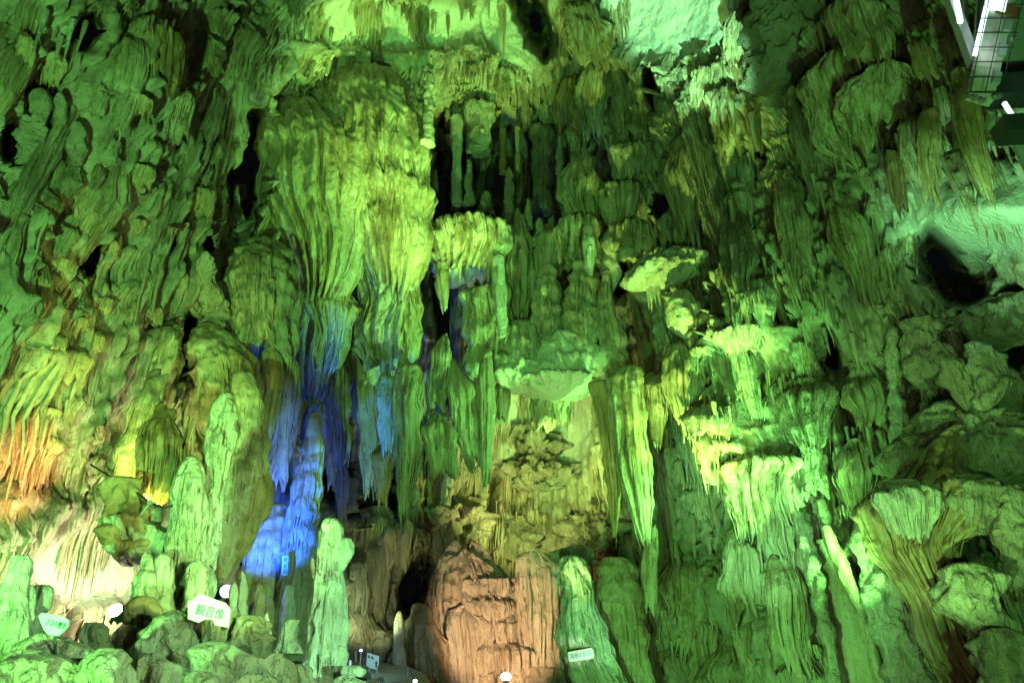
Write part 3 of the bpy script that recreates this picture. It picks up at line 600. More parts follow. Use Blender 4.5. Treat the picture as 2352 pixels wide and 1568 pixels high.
# --- blue hollow
for rows, Y, lb, m in [([(850, 640, 690), (930, 628, 690), (1020, 618, 680), (1130, 612, 650)], 16.2, 'blue-lit leaning curtain of long pipes left of the giant flowstone tips', 'drape'),
                    ([(820, 600, 650), (900, 600, 650), (1000, 598, 625), (1050, 600, 612)], 15.6, 'green edge curtain hanging in front of the blue-lit pipes', 'drape'),
                    ([(930, 690, 740), (1000, 690, 738), (1050, 700, 728)], 17.4, 'short blue-grey stalactite under the giant flowstone, left', 'drape'),
                    ([(860, 755, 805), (940, 752, 812), (1010, 762, 806), (1080, 775, 795)], 18.4, 'dark stalactite hanging behind the giant flowstone tips, centre', 'drape'),
                    ([(860, 815, 885), (960, 820, 885), (1060, 830, 880), (1150, 838, 865)], 19.5, 'indigo-lit deep curtain in the hollow under the giant flowstone', 'drape'),
                    ([(860, 905, 968), (960, 900, 966), (1060, 912, 960), (1130, 916, 946), (1215, 924, 936)], 18.0, 'long grey-green stalactite right of the indigo hollow', 'drape'),
                    ([(900, 870, 915), (980, 872, 908), (1060, 884, 900)], 18.2, 'slim stalactite with a pale tip left of the long grey-green one', 'pale'),
                    ([(1040, 855, 905), (1100, 862, 900), (1170, 870, 888)], 19.2, 'brown-tipped curtain low in the indigo hollow', 'brown'),
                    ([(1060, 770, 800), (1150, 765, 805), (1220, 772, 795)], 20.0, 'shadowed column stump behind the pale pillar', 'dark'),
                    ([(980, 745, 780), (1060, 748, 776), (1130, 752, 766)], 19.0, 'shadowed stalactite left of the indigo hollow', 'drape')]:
    form('stalactite', 'stalactite', lb, Y, 'drape', rows, dr=.6, jag=.3, m=m, fringe=4)
form('column', 'column', 'ridged blue-grey column with stepped ledges in the blue hollow', 16.0, 'col', [(945, 712, 732), (1000, 700, 742), (1080, 682, 741), (1150, 664, 738), (1240, 656, 730), (1330, 640, 722), (1430, 625, 712), (1520, 600, 720)], lay=.26, lk=2.2, fa=.16)
form('flowstone', 'flowstone', 'bright blue-lit flowstone curtain above the blue lamp', 16.2, 'dome', [(1150, 600, 660), (1200, 575, 662), (1260, 560, 655), (1320, 552, 648), (1390, 550, 640), (1480, 560, 640)], jag=.2, lay=.1)
for x, y0, y1, w, Y, lb, m in [(558, 1312, 1440, 11, 12.5, 'white-lit slim stalagmite right beside the blue lamp', 'pale'), (597, 1340, 1470, 17, 13.0, 'blue-grey rounded stalagmite right of the blue lamp', 'pale'), (622, 1370, 1460, 11, 13.6, 'dim blue stalagmite behind the two yellow stubs', 'pale'), (664, 1343, 1490, 18, 14, 'grey pointed stalagmite left of the pale pillar', 'pale'),
                          (613, 1407, 1480, 9, 10.5, 'thin yellow stub stalagmite with a twin base', 'rock'), (538, 1335, 1440, 12, 11.5, 'teal stump directly behind the white sign board', 'rock')]:
    form('stalagmite', 'stalagmite', lb, Y, 'mite', [(y0, x-w*.35, x+w*.3), (y0+14, x-w*.75, x+w*.7), ((y0+y1)/2, x-w, x+w), (y1, x-w*1.5, x+w*1.4)])
form('stalagmite', 'stalagmite', 'yellow forked stub stalagmite below the blue hollow', 10.4, 'rock', [(1424, 655, 690), (1440, 642, 688), (1465, 636, 684), (1500, 630, 690)], m='rock')
# --- the pale pillar
form('pillar', 'pillar', 'pale mint pillar with a square head and one raised shoulder, foreground', 11.0, 'mite', [(1191, 746, 776), (1198, 736, 785), (1228, 734, 787), (1250, 732, 790), (1285, 726, 792), (1340, 720, 796), (1430, 711, 797), (1500, 702, 792), (1560, 692, 790), (1660, 675, 800)], lay=.03, n=.07, fa=.18, wob=.02, pit=.4, pipes=2.2, p0=.05, drip=0,
     parts=[('shoulder', 10.95, 'knob', [(1236, 786, 806), (1248, 778, 818), (1270, 778, 814), (1290, 776, 800), (1310, 772, 790)], dict(n=.08)), ('knob', 10.9, 'knob', [(1484, 772, 792), (1500, 770, 799), (1530, 768, 798), (1555, 764, 790)], dict(n=.08)),
            ('knob', 11.0, 'knob', [(1282, 712, 728), (1300, 712, 735), (1330, 716, 740)], dict(n=.08))])
# --- curtains behind the pillar and centre bottom
for rows, Y, lb, m in [([(1195, 800, 905), (1240, 800, 905), (1300, 806, 890), (1360, 820, 870)], 20.5, 'row of brown-green pipes behind the pillar shoulder', 'drape'),
                       ([(1215, 890, 960), (1260, 885, 960), (1310, 890, 945)], 20.0, 'fringed dark curtain left of the orange flowstone', 'drape'),
                       ([(1215, 925, 945), (1270, 918, 940), (1316, 922, 932)], 19.4, 'single thin stalactite over the black opening', 'drape'),
                       ([(1300, 800, 850), (1380, 800, 842), (1450, 806, 832)], 19.6, 'mottled yellow-green column behind the pillar', 'rock'),
                       ([(1260, 850, 895), (1330, 850, 890), (1410, 855, 885)], 20.2, 'shaggy green column left of the black opening', 'rock')]:
    form('curtain', 'curtain', lb, Y, 'drape', rows, m=m, jag=.35, dr=.5, fringe=5)
form('stalagmite', 'stalagmite', 'smooth cone stalagmite beside the walkway below the black opening', 18.5, 'mite', [(1402, 912, 922), (1425, 905, 928), (1470, 902, 930), (1530, 898, 935), (1600, 890, 945)], lay=.02, n=.05)
form('flowstone', 'flowstone', 'dim green slope of flowstone at the foot of the orange flowstone', 19.6, 'dome', [(1380, 950, 985), (1430, 930, 1005), (1500, 925, 1030), (1620, 910, 1060)], m='drape')
form('flowstone', 'flowstone', 'wide orange-lit flowstone wall with stepped ledges and deep pleats', 20.4, 'drape', [(1232, 1045, 1085), (1250, 1020, 1115), (1310, 996, 1160), (1390, 988, 1220), (1480, 1000, 1240), (1560, 1010, 1250), (1650, 1010, 1260)], jag=0, fa=.26, m='pale', root=0, back=.2, dr=.4, pipes=3.4, wob=.04,
     parts=[('pleats', 19.8, 'drape', [(1388, 1052, 1100), (1410, 1030, 1120), (1470, 1036, 1134), (1560, 1046, 1134), (1640, 1050, 1134)], dict(jag=0, fa=.4, m='pale', root=0, back=.3, wob=.04)),
            ('pleats', 19.7, 'drape', [(1468, 1108, 1170), (1482, 1095, 1215), (1530, 1095, 1225), (1556, 1100, 1222)], dict(jag=.16, fa=.4, m='pale', root=0, back=.6, wob=.04)),
            ('column', 19.8, 'col', [(1274, 1190, 1262), (1295, 1182, 1286), (1400, 1192, 1290), (1500, 1195, 1288), (1620, 1180, 1310)], dict(fa=.3, lay=.02, fl=3.2, dr=.4, m='pale', pipes=3.2, wob=.03)),
            ('ledge', 20.0, 'drape', [(1312, 1095, 1150), (1328, 1078, 1184), (1350, 1080, 1186), (1372, 1090, 1176)], dict(m='pale', jag=.4, root=0, dr=.3)),
            ('ledge', 19.95, 'drape', [(1362, 1120, 1170), (1378, 1085, 1190), (1402, 1090, 1196), (1424, 1100, 1180)], dict(m='pale', jag=.4, root=0, dr=.3)),
            ('ledge', 19.9, 'drape', [(1412, 1120, 1170), (1428, 1100, 1200), (1452, 1105, 1202), (1472, 1110, 1190)], dict(m='pale', jag=.4, root=0, dr=.3)),
            ('ledge', 19.6, 'dome', [(1510, 1190, 1270), (1540, 1170, 1295), (1640, 1140, 1310)], dict(lay=.06, lk=5, m='pale', dr=.4))])
form('leaning_tower', 'flowstone', 'pale mint leaning tower of flowstone carrying the small white name plate', 17.6, 'mite', [(1283, 1284, 1345), (1310, 1285, 1352), (1360, 1290, 1369), (1405, 1286, 1371), (1430, 1282, 1385), (1470, 1283, 1398), (1520, 1296, 1412), (1568, 1318, 1436), (1650, 1345, 1470)], fa=.3, fl=3.2, n=.07, lay=.02, pipes=3.0, p0=.02, drip=0, wob=.03)
form('flowstone', 'flowstone', 'round-shouldered olive flowstone right behind the leaning tower', 18.8, 'dome', [(1272, 1385, 1430), (1295, 1365, 1460), (1350, 1360, 1480), (1430, 1365, 1486), (1520, 1380, 1490), (1640, 1390, 1500)], jag=0, fa=.14)
form('ledge', 'ledge', 'thin layered rock ledge above the leaning tower', 19.0, 'rock', [(1258, 1300, 1350), (1268, 1262, 1372), (1285, 1270, 1370), (1296, 1290, 1365)], n=.2, dr=.5)
for x0, x1, y0, y1, lb in [(1000, 1110, 1150, 1240, 'tan ragged rock brow over the left of the orange flowstone'), (1130, 1240, 1190, 1280, 'golden rock boss above the orange column'), (1290, 1420, 1180, 1262, 'golden cracked rock above the leaning tower'), (1150, 1330, 1050, 1120, 'dark layered rock band across the central recess'), (1130, 1300, 990, 1050, 'pale green smooth rock band in the central recess')]:
    form('rock_mass', 'rock', lb, 'w.3', 'rock', [(y0, x0+.25*(x1-x0), x1-.3*(x1-x0)), (y0+.3*(y1-y0), x0, x1), (y0+.7*(y1-y0), x0+.05*(x1-x0), x1-.05*(x1-x0)), (y1, x0+.2*(x1-x0), x1-.2*(x1-x0))], n=.4, dr=.5, m='rock', fringe=6)
# --- central gallery
form('ledge_drapery', 'drapery', 'yellow-green fringed ledge right of the giant flowstone', 19.6, 'drape', [(512, 1010, 1150), (530, 990, 1168), (580, 990, 1168), (640, 1005, 1130)], jag=.42, dr=.7, fringe=12,
     parts=[('underside', 19.9, 'rock', [(570, 1010, 1120), (610, 1002, 1110), (650, 1010, 1060)], dict(m='smooth')), ('drip', 19.4, 'tite', [(600, 998, 1030), (660, 1004, 1030), (715, 1020, 1028)])])
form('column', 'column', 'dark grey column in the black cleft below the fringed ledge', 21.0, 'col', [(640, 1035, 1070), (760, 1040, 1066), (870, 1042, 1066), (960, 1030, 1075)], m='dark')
form('flowstone_block', 'flowstone', 'square-edged fluted block below the fringed ledge', 19.4, 'drape', [(645, 1120, 1165), (672, 1066, 1172), (760, 1068, 1180), (830, 1070, 1192), (880, 1078, 1195)], jag=.06, dr=.6, fa=.18,
     parts=[('column', 19.1, 'col', [(590, 1128, 1160), (680, 1130, 1165), (780, 1140, 1172)], dict(m='pale', fa=.25))])
for rows, Y, lb, sty in [
  ([(518, 1182, 1208), (560, 1166, 1228), (630, 1150, 1226), (700, 1168, 1216), (760, 1186, 1204)], 19.6, 'cone-topped draped flowstone right of the fringed ledge', 'drape'),
  ([(365, 1315, 1362), (400, 1290, 1373), (460, 1282, 1374), (520, 1320, 1372), (560, 1345, 1368)], 19.4, 'tall organ-pipe drapery at the top of the central gallery', 'drape'),
  ([(418, 1375, 1450), (450, 1370, 1466), (500, 1380, 1462), (530, 1400, 1440)], 19.2, 'short fringed drapery right of the organ-pipe drapery', 'drape'),
  ([(490, 1290, 1350), (530, 1272, 1378), (590, 1276, 1376), (630, 1300, 1372)], 19.0, 'wide pleated drapery under the organ-pipe drapery', 'drape'),
  ([(530, 1235, 1285), (560, 1222, 1300), (610, 1226, 1300), (650, 1240, 1280)], 19.3, 'small pleated drapery left of the wide pleated one', 'drape'),
  ([(505, 1400, 1480), (530, 1385, 1502), (570, 1390, 1500), (600, 1400, 1490)], 18.6, 'fringed curtain over a pale bare hollow, centre right', 'drape'),
  ([(612, 1240, 1275), (660, 1230, 1292), (740, 1228, 1296), (800, 1226, 1290)], 19.0, 'left trunk of the row of squat columns above the pale shelf', 'col'),
  ([(606, 1310, 1362), (660, 1300, 1374), (740, 1298, 1374), (800, 1310, 1372)], 18.8, 'middle trunk of the row of squat columns above the pale shelf', 'col'),
  ([(620, 1385, 1400), (700, 1372, 1410), (780, 1372, 1440), (850, 1400, 1440)], 18.6, 'right trunk of the row of squat columns, ending in a lime-lit stump', 'col'),
  ([(740, 1180, 1230), (790, 1170, 1240), (850, 1185, 1225)], 19.0, 'stub curtain left of the squat column row', 'drape')]:
    form('drapery' if sty == 'drape' else 'column', 'drapery' if sty == 'drape' else 'column', lb, Y, sty, rows, fringe=6 if sty == 'drape' else 0, jag=.34 if sty == 'drape' else 0, lay=.16 if sty == 'col' else 0)
form('stalactite', 'stalactite', 'white glossy column stub in the middle of the pleated draperies', 18.6, 'tite', [(518, 1340, 1364), (570, 1337, 1368), (610, 1342, 1366), (640, 1350, 1360)], m='pale')
for x, y0, y1, w, Y, lb in [(1170, 384, 525, 12, 20.6, 'tall beaded stalagmite in front of the dark gallery'), (1214, 455, 525, 10, 20.2, 'stalagmite with a swollen middle right of the beaded one'), (1077, 366, 470, 11, 21.2, 'stout stalagmite in the dark gallery, left'), (1118, 440, 515, 17, 20.8, 'low broad stalagmite on the gallery floor'),
                        (1285, 310, 400, 8, 21.4, 'slim white-tipped stalagmite at the back of the gallery'), (1000, 388, 440, 7, 20.6, 'small stalagmite against the right edge of the giant flowstone'), (1345, 343, 380, 9, 19.8, 'little stalagmite standing on the organ-pipe drapery'), (1085, 500, 530, 6, 19.6, 'tiny stalagmite on the fringed ledge'), (1048, 497, 530, 7, 19.6, 'tiny twin-headed stalagmite on the left of the fringed ledge'), (1238, 500, 560, 11, 19.5, 'short knobbly stalagmite above the small pleated drapery')]:
    form('stalagmite', 'stalagmite', lb, Y, 'mite', [(y0, x-w*.35, x+w*.35), (y0+8, x-w*.7, x+w*.7), ((y0+y1)/2, x-w, x+w*.9), (y1, x-w*1.3, x+w*1.3)], lay=.4, lk=4.5, m='rock')
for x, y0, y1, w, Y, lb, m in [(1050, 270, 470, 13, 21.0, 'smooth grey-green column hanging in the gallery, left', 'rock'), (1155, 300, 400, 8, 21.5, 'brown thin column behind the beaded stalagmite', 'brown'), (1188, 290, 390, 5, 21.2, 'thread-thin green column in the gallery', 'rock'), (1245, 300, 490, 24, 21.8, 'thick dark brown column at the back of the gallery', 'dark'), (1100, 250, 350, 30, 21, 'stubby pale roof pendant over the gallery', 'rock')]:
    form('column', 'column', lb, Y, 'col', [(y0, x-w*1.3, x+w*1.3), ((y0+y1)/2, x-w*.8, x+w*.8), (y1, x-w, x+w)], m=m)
form('shelf', 'shelf', 'bright bare pale shelf jutting out in the middle of the cave', 19.6, 'rock', [(780, 1230, 1350), (812, 1200, 1395), (850, 1185, 1412), (884, 1200, 1400), (900, 1220, 1350), (914, 1260, 1310)], m='smooth', n=.16, pit=0, dr=.9, fringe=30, fl=(.1, .3),
     parts=[('slab', 19.3, 'rock', [(815, 1160, 1230), (845, 1138, 1280), (875, 1130, 1270), (893, 1150, 1240)], dict(m='smooth', n=.15, pit=0)), ('slab', 19.2, 'rock', [(862, 1230, 1330), (880, 1190, 1372), (900, 1210, 1350), (910, 1240, 1310)], dict(m='smooth', n=.15, pit=0)), ('slab', 19.0, 'rock', [(800, 1330, 1390), (830, 1310, 1420), (858, 1320, 1412)], dict(m='smooth', n=.15, pit=0))])
form('shelf', 'shelf', 'yellow-lit jutting shelf right of the squat columns', 17.8, 'rock', [(582, 1520, 1600), (600, 1470, 1620), (630, 1440, 1610), (655, 1450, 1560)], m='pale', n=.14, dr=.7, fringe=8)
form('boulder', 'boulder', 'smooth bright bare boulder below the yellow-lit shelf', 17.2, 'rock', [(672, 1545, 1585), (700, 1528, 1612), (745, 1535, 1622), (775, 1560, 1605), (785, 1572, 1592)], m='smooth', n=.12)
form('boulder', 'boulder', 'small pale bare boulder left of the black pocket, centre right', 18.8, 'rock', [(585, 1390, 1420), (605, 1378, 1428), (650, 1385, 1425), (670, 1395, 1410)], m='smooth', n=.12)
form('stalactite', 'stalactite', 'huge lime-lit fluted stalactite reaching from the pale shelf to the lower third', 17.2, 'tite', [(838, 1425, 1470), (862, 1394, 1476), (930, 1400, 1482), (1000, 1410, 1486), (1080, 1424, 1492), (1150, 1440, 1497), (1210, 1454, 1497), (1255, 1478, 1493)], fa=.3, jag=.1, dr=.7)
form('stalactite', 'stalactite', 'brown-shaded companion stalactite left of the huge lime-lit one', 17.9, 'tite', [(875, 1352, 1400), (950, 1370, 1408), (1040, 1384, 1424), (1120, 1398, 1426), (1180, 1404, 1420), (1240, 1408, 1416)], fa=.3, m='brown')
for rows, Y, lb in [([(862, 1035, 1075), (900, 1026, 1105), (980, 1035, 1108), (1040, 1062, 1108), (1090, 1085, 1104)], 18.6, 'long fluted drapery left of the central recess'), ([(965, 990, 1030), (990, 974, 1054), (1040, 976, 1054), (1110, 985, 1045)], 18.2, 'pleated bell-shaped drapery low on the left of the central recess'),
                    ([(870, 1104, 1134), (960, 1106, 1136), (1050, 1108, 1130), (1145, 1110, 1122)], 18.4, 'thin yellow stalactite along the left edge of the central recess'), ([(890, 1135, 1170), (930, 1130, 1172), (975, 1140, 1165)], 19.2, 'short curtain at the upper left of the central recess'), ([(900, 1220, 1300), (930, 1215, 1310), (990, 1225, 1300)], 19.8, 'pale fringe curtain inside the central recess under the shelf'),
                    ([(880, 1478, 1520), (940, 1480, 1530), (1000, 1490, 1525), (1030, 1500, 1520)], 17.8, 'dark drapery tucked behind the huge stalactite, right'), ([(800, 1530, 1600), (830, 1520, 1610), (900, 1530, 1600), (1000, 1560, 1592)], 17.0, 'long rough drapery below the smooth bright boulder'), ([(800, 1000, 1030), (900, 985, 1030), (960, 985, 1020)], 18.8, 'green rough curtain below the black cleft, left of centre')]:
    form('drapery', 'drapery', lb, Y, 'drape', rows, fringe=4, dr=.55)
# --- right wall
for rows, Y, lb, m in [
  ([(195, 1640, 1700), (215, 1620, 1735), (280, 1636, 1740), (340, 1655, 1735), (380, 1680, 1720)], 'w.9', 'fan-ribbed green drapery below the bare ceiling patch', 'drape'),
  ([(105, 1900, 1945), (180, 1846, 1955), (260, 1866, 1985), (330, 1905, 1998), (392, 1972, 1994)], 'w1.2', 'long leaning drapery with sharp fins, upper right', 'drape'),
  ([(138, 2000, 2060), (180, 1935, 2085), (250, 1930, 2090), (310, 1950, 2060)], 'w1.6', 'wavy-edged lacy drapery right of the finned one', 'drape'),
  ([(-20, 1905, 1990), (50, 1925, 2025), (110, 1960, 2045), (150, 2010, 2045)], 'w1.6', 'olive leaning drapery reaching the top edge of the roof', 'drape'),
  ([(285, 2060, 2110), (340, 2062, 2120), (400, 2090, 2145), (440, 2130, 2152)], 'w1.8', 'leaning spike drapery with a white rim, upper right', 'drape'),
  ([(280, 2110, 2150), (380, 2110, 2155), (460, 2125, 2168), (515, 2148, 2164)], 'w2.2', 'blunt brown-tipped spike hanging in front of the bare pale roof', 'brown'),
  ([(360, 2170, 2210), (400, 2180, 2225), (440, 2205, 2238), (478, 2232, 2242)], 'w2.2', 'small thin-edged spike left of the longest spike', 'drape'),
  ([(215, 2175, 2240), (280, 2185, 2250), (350, 2215, 2260), (420, 2245, 2280), (474, 2276, 2288)], 'w2.4', 'longest dark spike hanging at the upper right', 'brown'),
  ([(370, 2035, 2065), (430, 2045, 2075), (505, 2070, 2086)], 'w1.6', 'short dark spike above the bare pale roof', 'brown'),
  ([(95, 2090, 2125), (140, 2102, 2145), (200, 2135, 2165)], 'w2.0', 'brown tongue-shaped drapery below the steel frame', 'brown'),
  ([(10, 1300, 1365), (60, 1310, 1390), (130, 1325, 1410), (180, 1350, 1400)], 'w.9', 'dim streaked drapery between the black roof hole and the bare ceiling patch', 'drape'),
  ([(150, 1590, 1660), (190, 1575, 1670), (240, 1590, 1650)], 'w.7', 'mottled drapery left of the fan-ribbed one', 'drape'),
  ([(10, 1690, 1740), (70, 1665, 1735), (130, 1660, 1715), (190, 1690, 1715)], 'w.7', 'fringe along the right border of the bare ceiling patch', 'drape'),
  ([(160, 1330, 1400), (230, 1320, 1400), (300, 1340, 1390), (350, 1350, 1380)], 'w.9', 'green fluted pendant above the organ-pipe drapery', 'drape'),
  ([(180, 1290, 1340), (240, 1270, 1345), (320, 1285, 1330)], 'w.9', 'dark brown pendant left of the green fluted pendant', 'brown'),
  ([(340, 1540, 1600), (400, 1530, 1610), (500, 1550, 1620), (570, 1580, 1615)], 'w.9', 'long leaning green drapery right of the central gallery', 'drape'),
  ([(330, 1420, 1500), (360, 1410, 1520), (420, 1430, 1510)], 'w.8', 'bright ragged drapery above the short fringed one', 'rock'),
  ([(440, 1780, 1840), (520, 1790, 1860), (610, 1810, 1868), (700, 1845, 1866)], 'w.9', 'green knife-edged drapery right of the bright central slope', 'drape'),
  ([(480, 1900, 1960), (540, 1915, 1990), (620, 1950, 2010), (720, 1985, 2010)], 'w1.0', 'long pale-edged drapery leaning right in the middle of the right wall', 'drape'),
  ([(520, 1660, 1720), (580, 1650, 1735), (680, 1670, 1730), (760, 1690, 1715)], 'w.7', 'rough mossy drapery right of the smooth bright boulder', 'rock'),
  ([(640, 1720, 1770), (680, 1715, 1780), (740, 1735, 1775)], 'w.7', 'small fringed drapery at mid height on the right wall', 'rock'),
  ([(870, 1950, 2020), (890, 1940, 2045), (940, 1955, 2045), (985, 1970, 2030)], 'w.8', 'fringed ledge with long drips left of the grey cone stalagmite', 'drape'),
  ([(745, 1670, 1740), (770, 1650, 1750), (820, 1665, 1740)], 'w.7', 'yellow-lit tattered drapery at the middle of the right wall', 'rock'),
  ([(880, 1820, 1900), (910, 1790, 1910), (980, 1810, 1900), (1040, 1840, 1890)], 'w.8', 'bright shaggy terrace at the middle of the right wall', 'rock'),
  ([(1040, 1690, 1790), (1080, 1660, 1830), (1180, 1670, 1830), (1270, 1690, 1800)], 'w.6', 'wide bright green terrace curtain right of the huge stalactite', 'drape'),
  ([(1240, 1670, 1720), (1270, 1655, 1745), (1350, 1660, 1760), (1450, 1690, 1755)], 'w.7', 'mint drapery below the wide terrace curtain', 'drape'),
  ([(1330, 1765, 1830), (1360, 1755, 1850), (1450, 1765, 1860), (1560, 1790, 1880)], 'w.8', 'lumpy mint flowstone left of the beaded leaning column', 'drape'),
  ([(1040, 1920, 1990), (1090, 1910, 2000), (1150, 1940, 2000), (1190, 1960, 1990)], 'w.9', 'grey-green drip curtain left of the big leaning drapery', 'drape'),
  ([(930, 1580, 1660), (960, 1570, 1680), (1010, 1590, 1660)], 'w.6', 'white-flecked fringe above the lime-lit slope', 'rock'),
  ([(1010, 1840, 1880), (1060, 1830, 1895), (1150, 1845, 1900)], 'w.6', 'narrow bright curtain left of the grey drip curtain', 'rock'),
  ([(1250, 1474, 1510), (1330, 1476, 1508), (1420, 1482, 1502)], 17.6, 'hanging column directly under the huge stalactite tip', 'drape'),
  ([(1300, 1530, 1620), (1340, 1520, 1640), (1430, 1530, 1630), (1520, 1540, 1600)], 'w.4', 'brown rippled rock face right of the leaning tower', 'drape')]:
    up_ = rows[0][0] < 460 and rows[0][1] > 1500
    form('drapery', 'drapery', lb, Y, 'drape', rows, fringe=22 if up_ else 8, dr=.55, m=m, fl=(.4, 1.3) if up_ else (.2, .6), jag=.55 if up_ else .4)
form('rock_mass', 'rock', 'dark brown smooth roof boulder beside the bare ceiling patch', 'w1.0', 'rock', [(-40, 1720, 1880), (40, 1705, 1905), (120, 1704, 1900), (175, 1712, 1860), (205, 1730, 1790)], m='dark', n=.14)
for rows, Y, lb, sty, m in [
  ([(754, 2040, 2058), (775, 2034, 2064), (840, 2032, 2068), (890, 2036, 2075)], 'w1.0', 'upright ribbed stalagmite on the right wall, in front of the dark', 'mite', 'rock'),
  ([(876, 2046, 2056), (910, 2040, 2070), (960, 2046, 2084), (1020, 2050, 2100)], 'w1.1', 'grey cone stalagmite below the upright ribbed one', 'mite', 'pale'),
  ([(690, 1842, 1858), (720, 1842, 1878), (780, 1852, 1895), (830, 1870, 1900)], 'w.9', 'bead-ribbed stalagmite under the knife-edged drapery', 'mite', 'rock'),
  ([(1172, 1830, 1840), (1215, 1833, 1866), (1300, 1846, 1886), (1400, 1870, 1906), (1500, 1893, 1926), (1600, 1912, 1940)], 'w1.3', 'beaded leaning column along the smooth trough, lower right', 'mite', 'rock'),
  ([(1205, 1886, 1904), (1240, 1890, 1922), (1290, 1914, 1946), (1400, 1962, 1988), (1500, 1992, 2018), (1600, 2016, 2042)], 'w1.5', 'bright rim column along the right of the smooth trough', 'col', 'drape'),
  ([(1240, 1875, 1905), (1300, 1880, 1945), (1400, 1895, 1990), (1500, 1915, 2010), (1600, 1930, 2030)], 'w.9', 'smooth green trough-like flowstone between two leaning columns', 'sheet', 'drape')]:
    form('stalagmite' if sty == 'mite' else 'column' if sty == 'col' else 'flowstone', 'stalagmite' if sty == 'mite' else 'column' if sty == 'col' else 'flowstone', lb, Y, sty, rows, m=m, lay=.3 if sty == 'mite' else 0, fa=.05 if sty == 'sheet' else .16, jag=0)
form('leaning_drapery', 'drapery', 'large leaning drapery with long brown-shaded folds, lower right corner', 12.2, 'drape', [(1092, 2060, 2200), (1130, 1998, 2252), (1190, 1996, 2245), (1260, 2015, 2190), (1340, 2062, 2200), (1430, 2112, 2236), (1520, 2160, 2285), (1620, 2210, 2340)], jag=.12, fa=.42, fl=3.2, dr=.5, warp=.5, m='brown',  # brown of the body is shade put into its colour
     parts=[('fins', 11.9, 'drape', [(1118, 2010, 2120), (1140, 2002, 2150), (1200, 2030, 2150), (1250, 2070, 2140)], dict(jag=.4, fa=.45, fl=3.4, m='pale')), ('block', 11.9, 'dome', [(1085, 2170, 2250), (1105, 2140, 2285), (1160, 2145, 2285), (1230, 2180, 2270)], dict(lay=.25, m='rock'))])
for rows, Y, lb in [([(1190, 1965, 2010), (1240, 1955, 2030), (1330, 1970, 2060), (1420, 2000, 2090), (1500, 2030, 2120), (1620, 2060, 2160)], 12.9, 'grey stepped ledges left of the large leaning drapery'), ([(1300, 2180, 2250), (1330, 2160, 2290), (1400, 2180, 2310), (1470, 2230, 2330)], 11.4, 'rough lime-lit boulder on the right of the leaning drapery'), ([(1120, 2290, 2360), (1180, 2270, 2400), (1260, 2280, 2410), (1330, 2300, 2400)], 11.6, 'dim rounded rock at the right edge above the lower corner'),
                    ([(1450, 2260, 2330), (1500, 2240, 2380), (1568, 2260, 2400), (1640, 2280, 2420)], 11.0, 'striped rock mass in the lower right corner'), ([(785, 2140, 2165), (815, 2136, 2195), (860, 2150, 2225), (910, 2190, 2245), (935, 2215, 2240)], 13.0, 'left half of the split pale boulder in the dark right hollow'), ([(790, 2215, 2260), (830, 2216, 2300), (880, 2225, 2315), (925, 2240, 2290)], 12.8, 'right half of the split pale boulder in the dark right hollow'),
                    ([(930, 2140, 2200), (970, 2090, 2300), (1040, 2060, 2380), (1100, 2080, 2400)], 13.6, 'dim rubble slope under the split pale boulder'), ([(690, 2240, 2352), (720, 2190, 2400), (780, 2210, 2400)], 14.2, 'dim scaly rock at the right edge below the bare pale bulge'), ([(740, 2070, 2140), (800, 2080, 2160), (880, 2090, 2190)], 14.6, 'dark jagged rock between ribbed stalagmite and split boulder')]:
    form('boulder', 'boulder', lb, Y, 'rock', rows, n=.2, dr=.7)
# --- foreground rocks, lower left
FR = [(60, 1570, 90, 70, 6.8, 'rounded green boulder in the lower left corner'), (150, 1530, 80, 60, 7.4, 'lumpy green rock in front of the little teal sign'), (250, 1570, 62, 80, 6.9, 'dark-sided round boulder at the bottom, left'), (400, 1500, 70, 90, 8.2, 'big teal rounded boulder below the statue-like stalagmites'),
      (350, 1570, 60, 70, 7.6, 'green rock wedged right of the dark-sided boulder'), (470, 1450, 34, 60, 8.6, 'narrow stump right of the white sign, below'), (430, 1445, 36, 50, 8.8, 'teal knob under the white sign, left'), (500, 1560, 80, 80, 8.0, 'mint slope of rock at the bottom below the white sign'),
      (565, 1500, 70, 80, 9.0, 'ochre lumpy mound right of the white sign'), (630, 1560, 40, 60, 8.2, 'grey-green rounded stone left of the pillar foot'), (690, 1575, 40, 50, 8.6, 'mottled stone against the pillar foot'), (590, 1590, 60, 40, 7.6, 'low dark stone at the bottom below the ochre mound'),
      (210, 1480, 40, 50, 8.2, 'mossy knob beside the dark lamp cavity'), (295, 1480, 30, 44, 8.6, 'small egg-shaped stone in the dark lamp cavity'), (110, 1500, 50, 50, 7.2, 'knobbly rock under the little teal sign'), (330, 1440, 34, 70, 9.2, 'brown leaning stone right of the lamp cavity'), (445, 1590, 60, 50, 7.2, 'lime rock at the bottom edge, centre left')]
for x, y, w, h, Y, lb in FR:
    form('boulder', 'boulder', lb, Y, 'rock', [(y-h, x-w*.4, x+w*.45), (y-h*.7, x-w*.8, x+w*.8), (y-h*.1, x-w, x+w), (y+h*.6, x-w*1.05, x+w), (y+h*1.6, x-w*1.1, x+w*1.1)], n=.3, pit=.14, m='brown' if 'brown' in lb else 'rock')
form('stone_log', 'rock', 'pale horizontal log-like stone at the foot of the pale pillar', 10.4, 'rock', [(1528, 782, 826), (1536, 780, 838), (1546, 780, 838), (1554, 786, 830)], n=.05, m='pale')
form('boulder', 'boulder', 'pale mint block below the log-like stone', 10.3, 'rock', [(1556, 770, 820), (1568, 760, 850), (1640, 750, 870)], n=.1, m='pale')

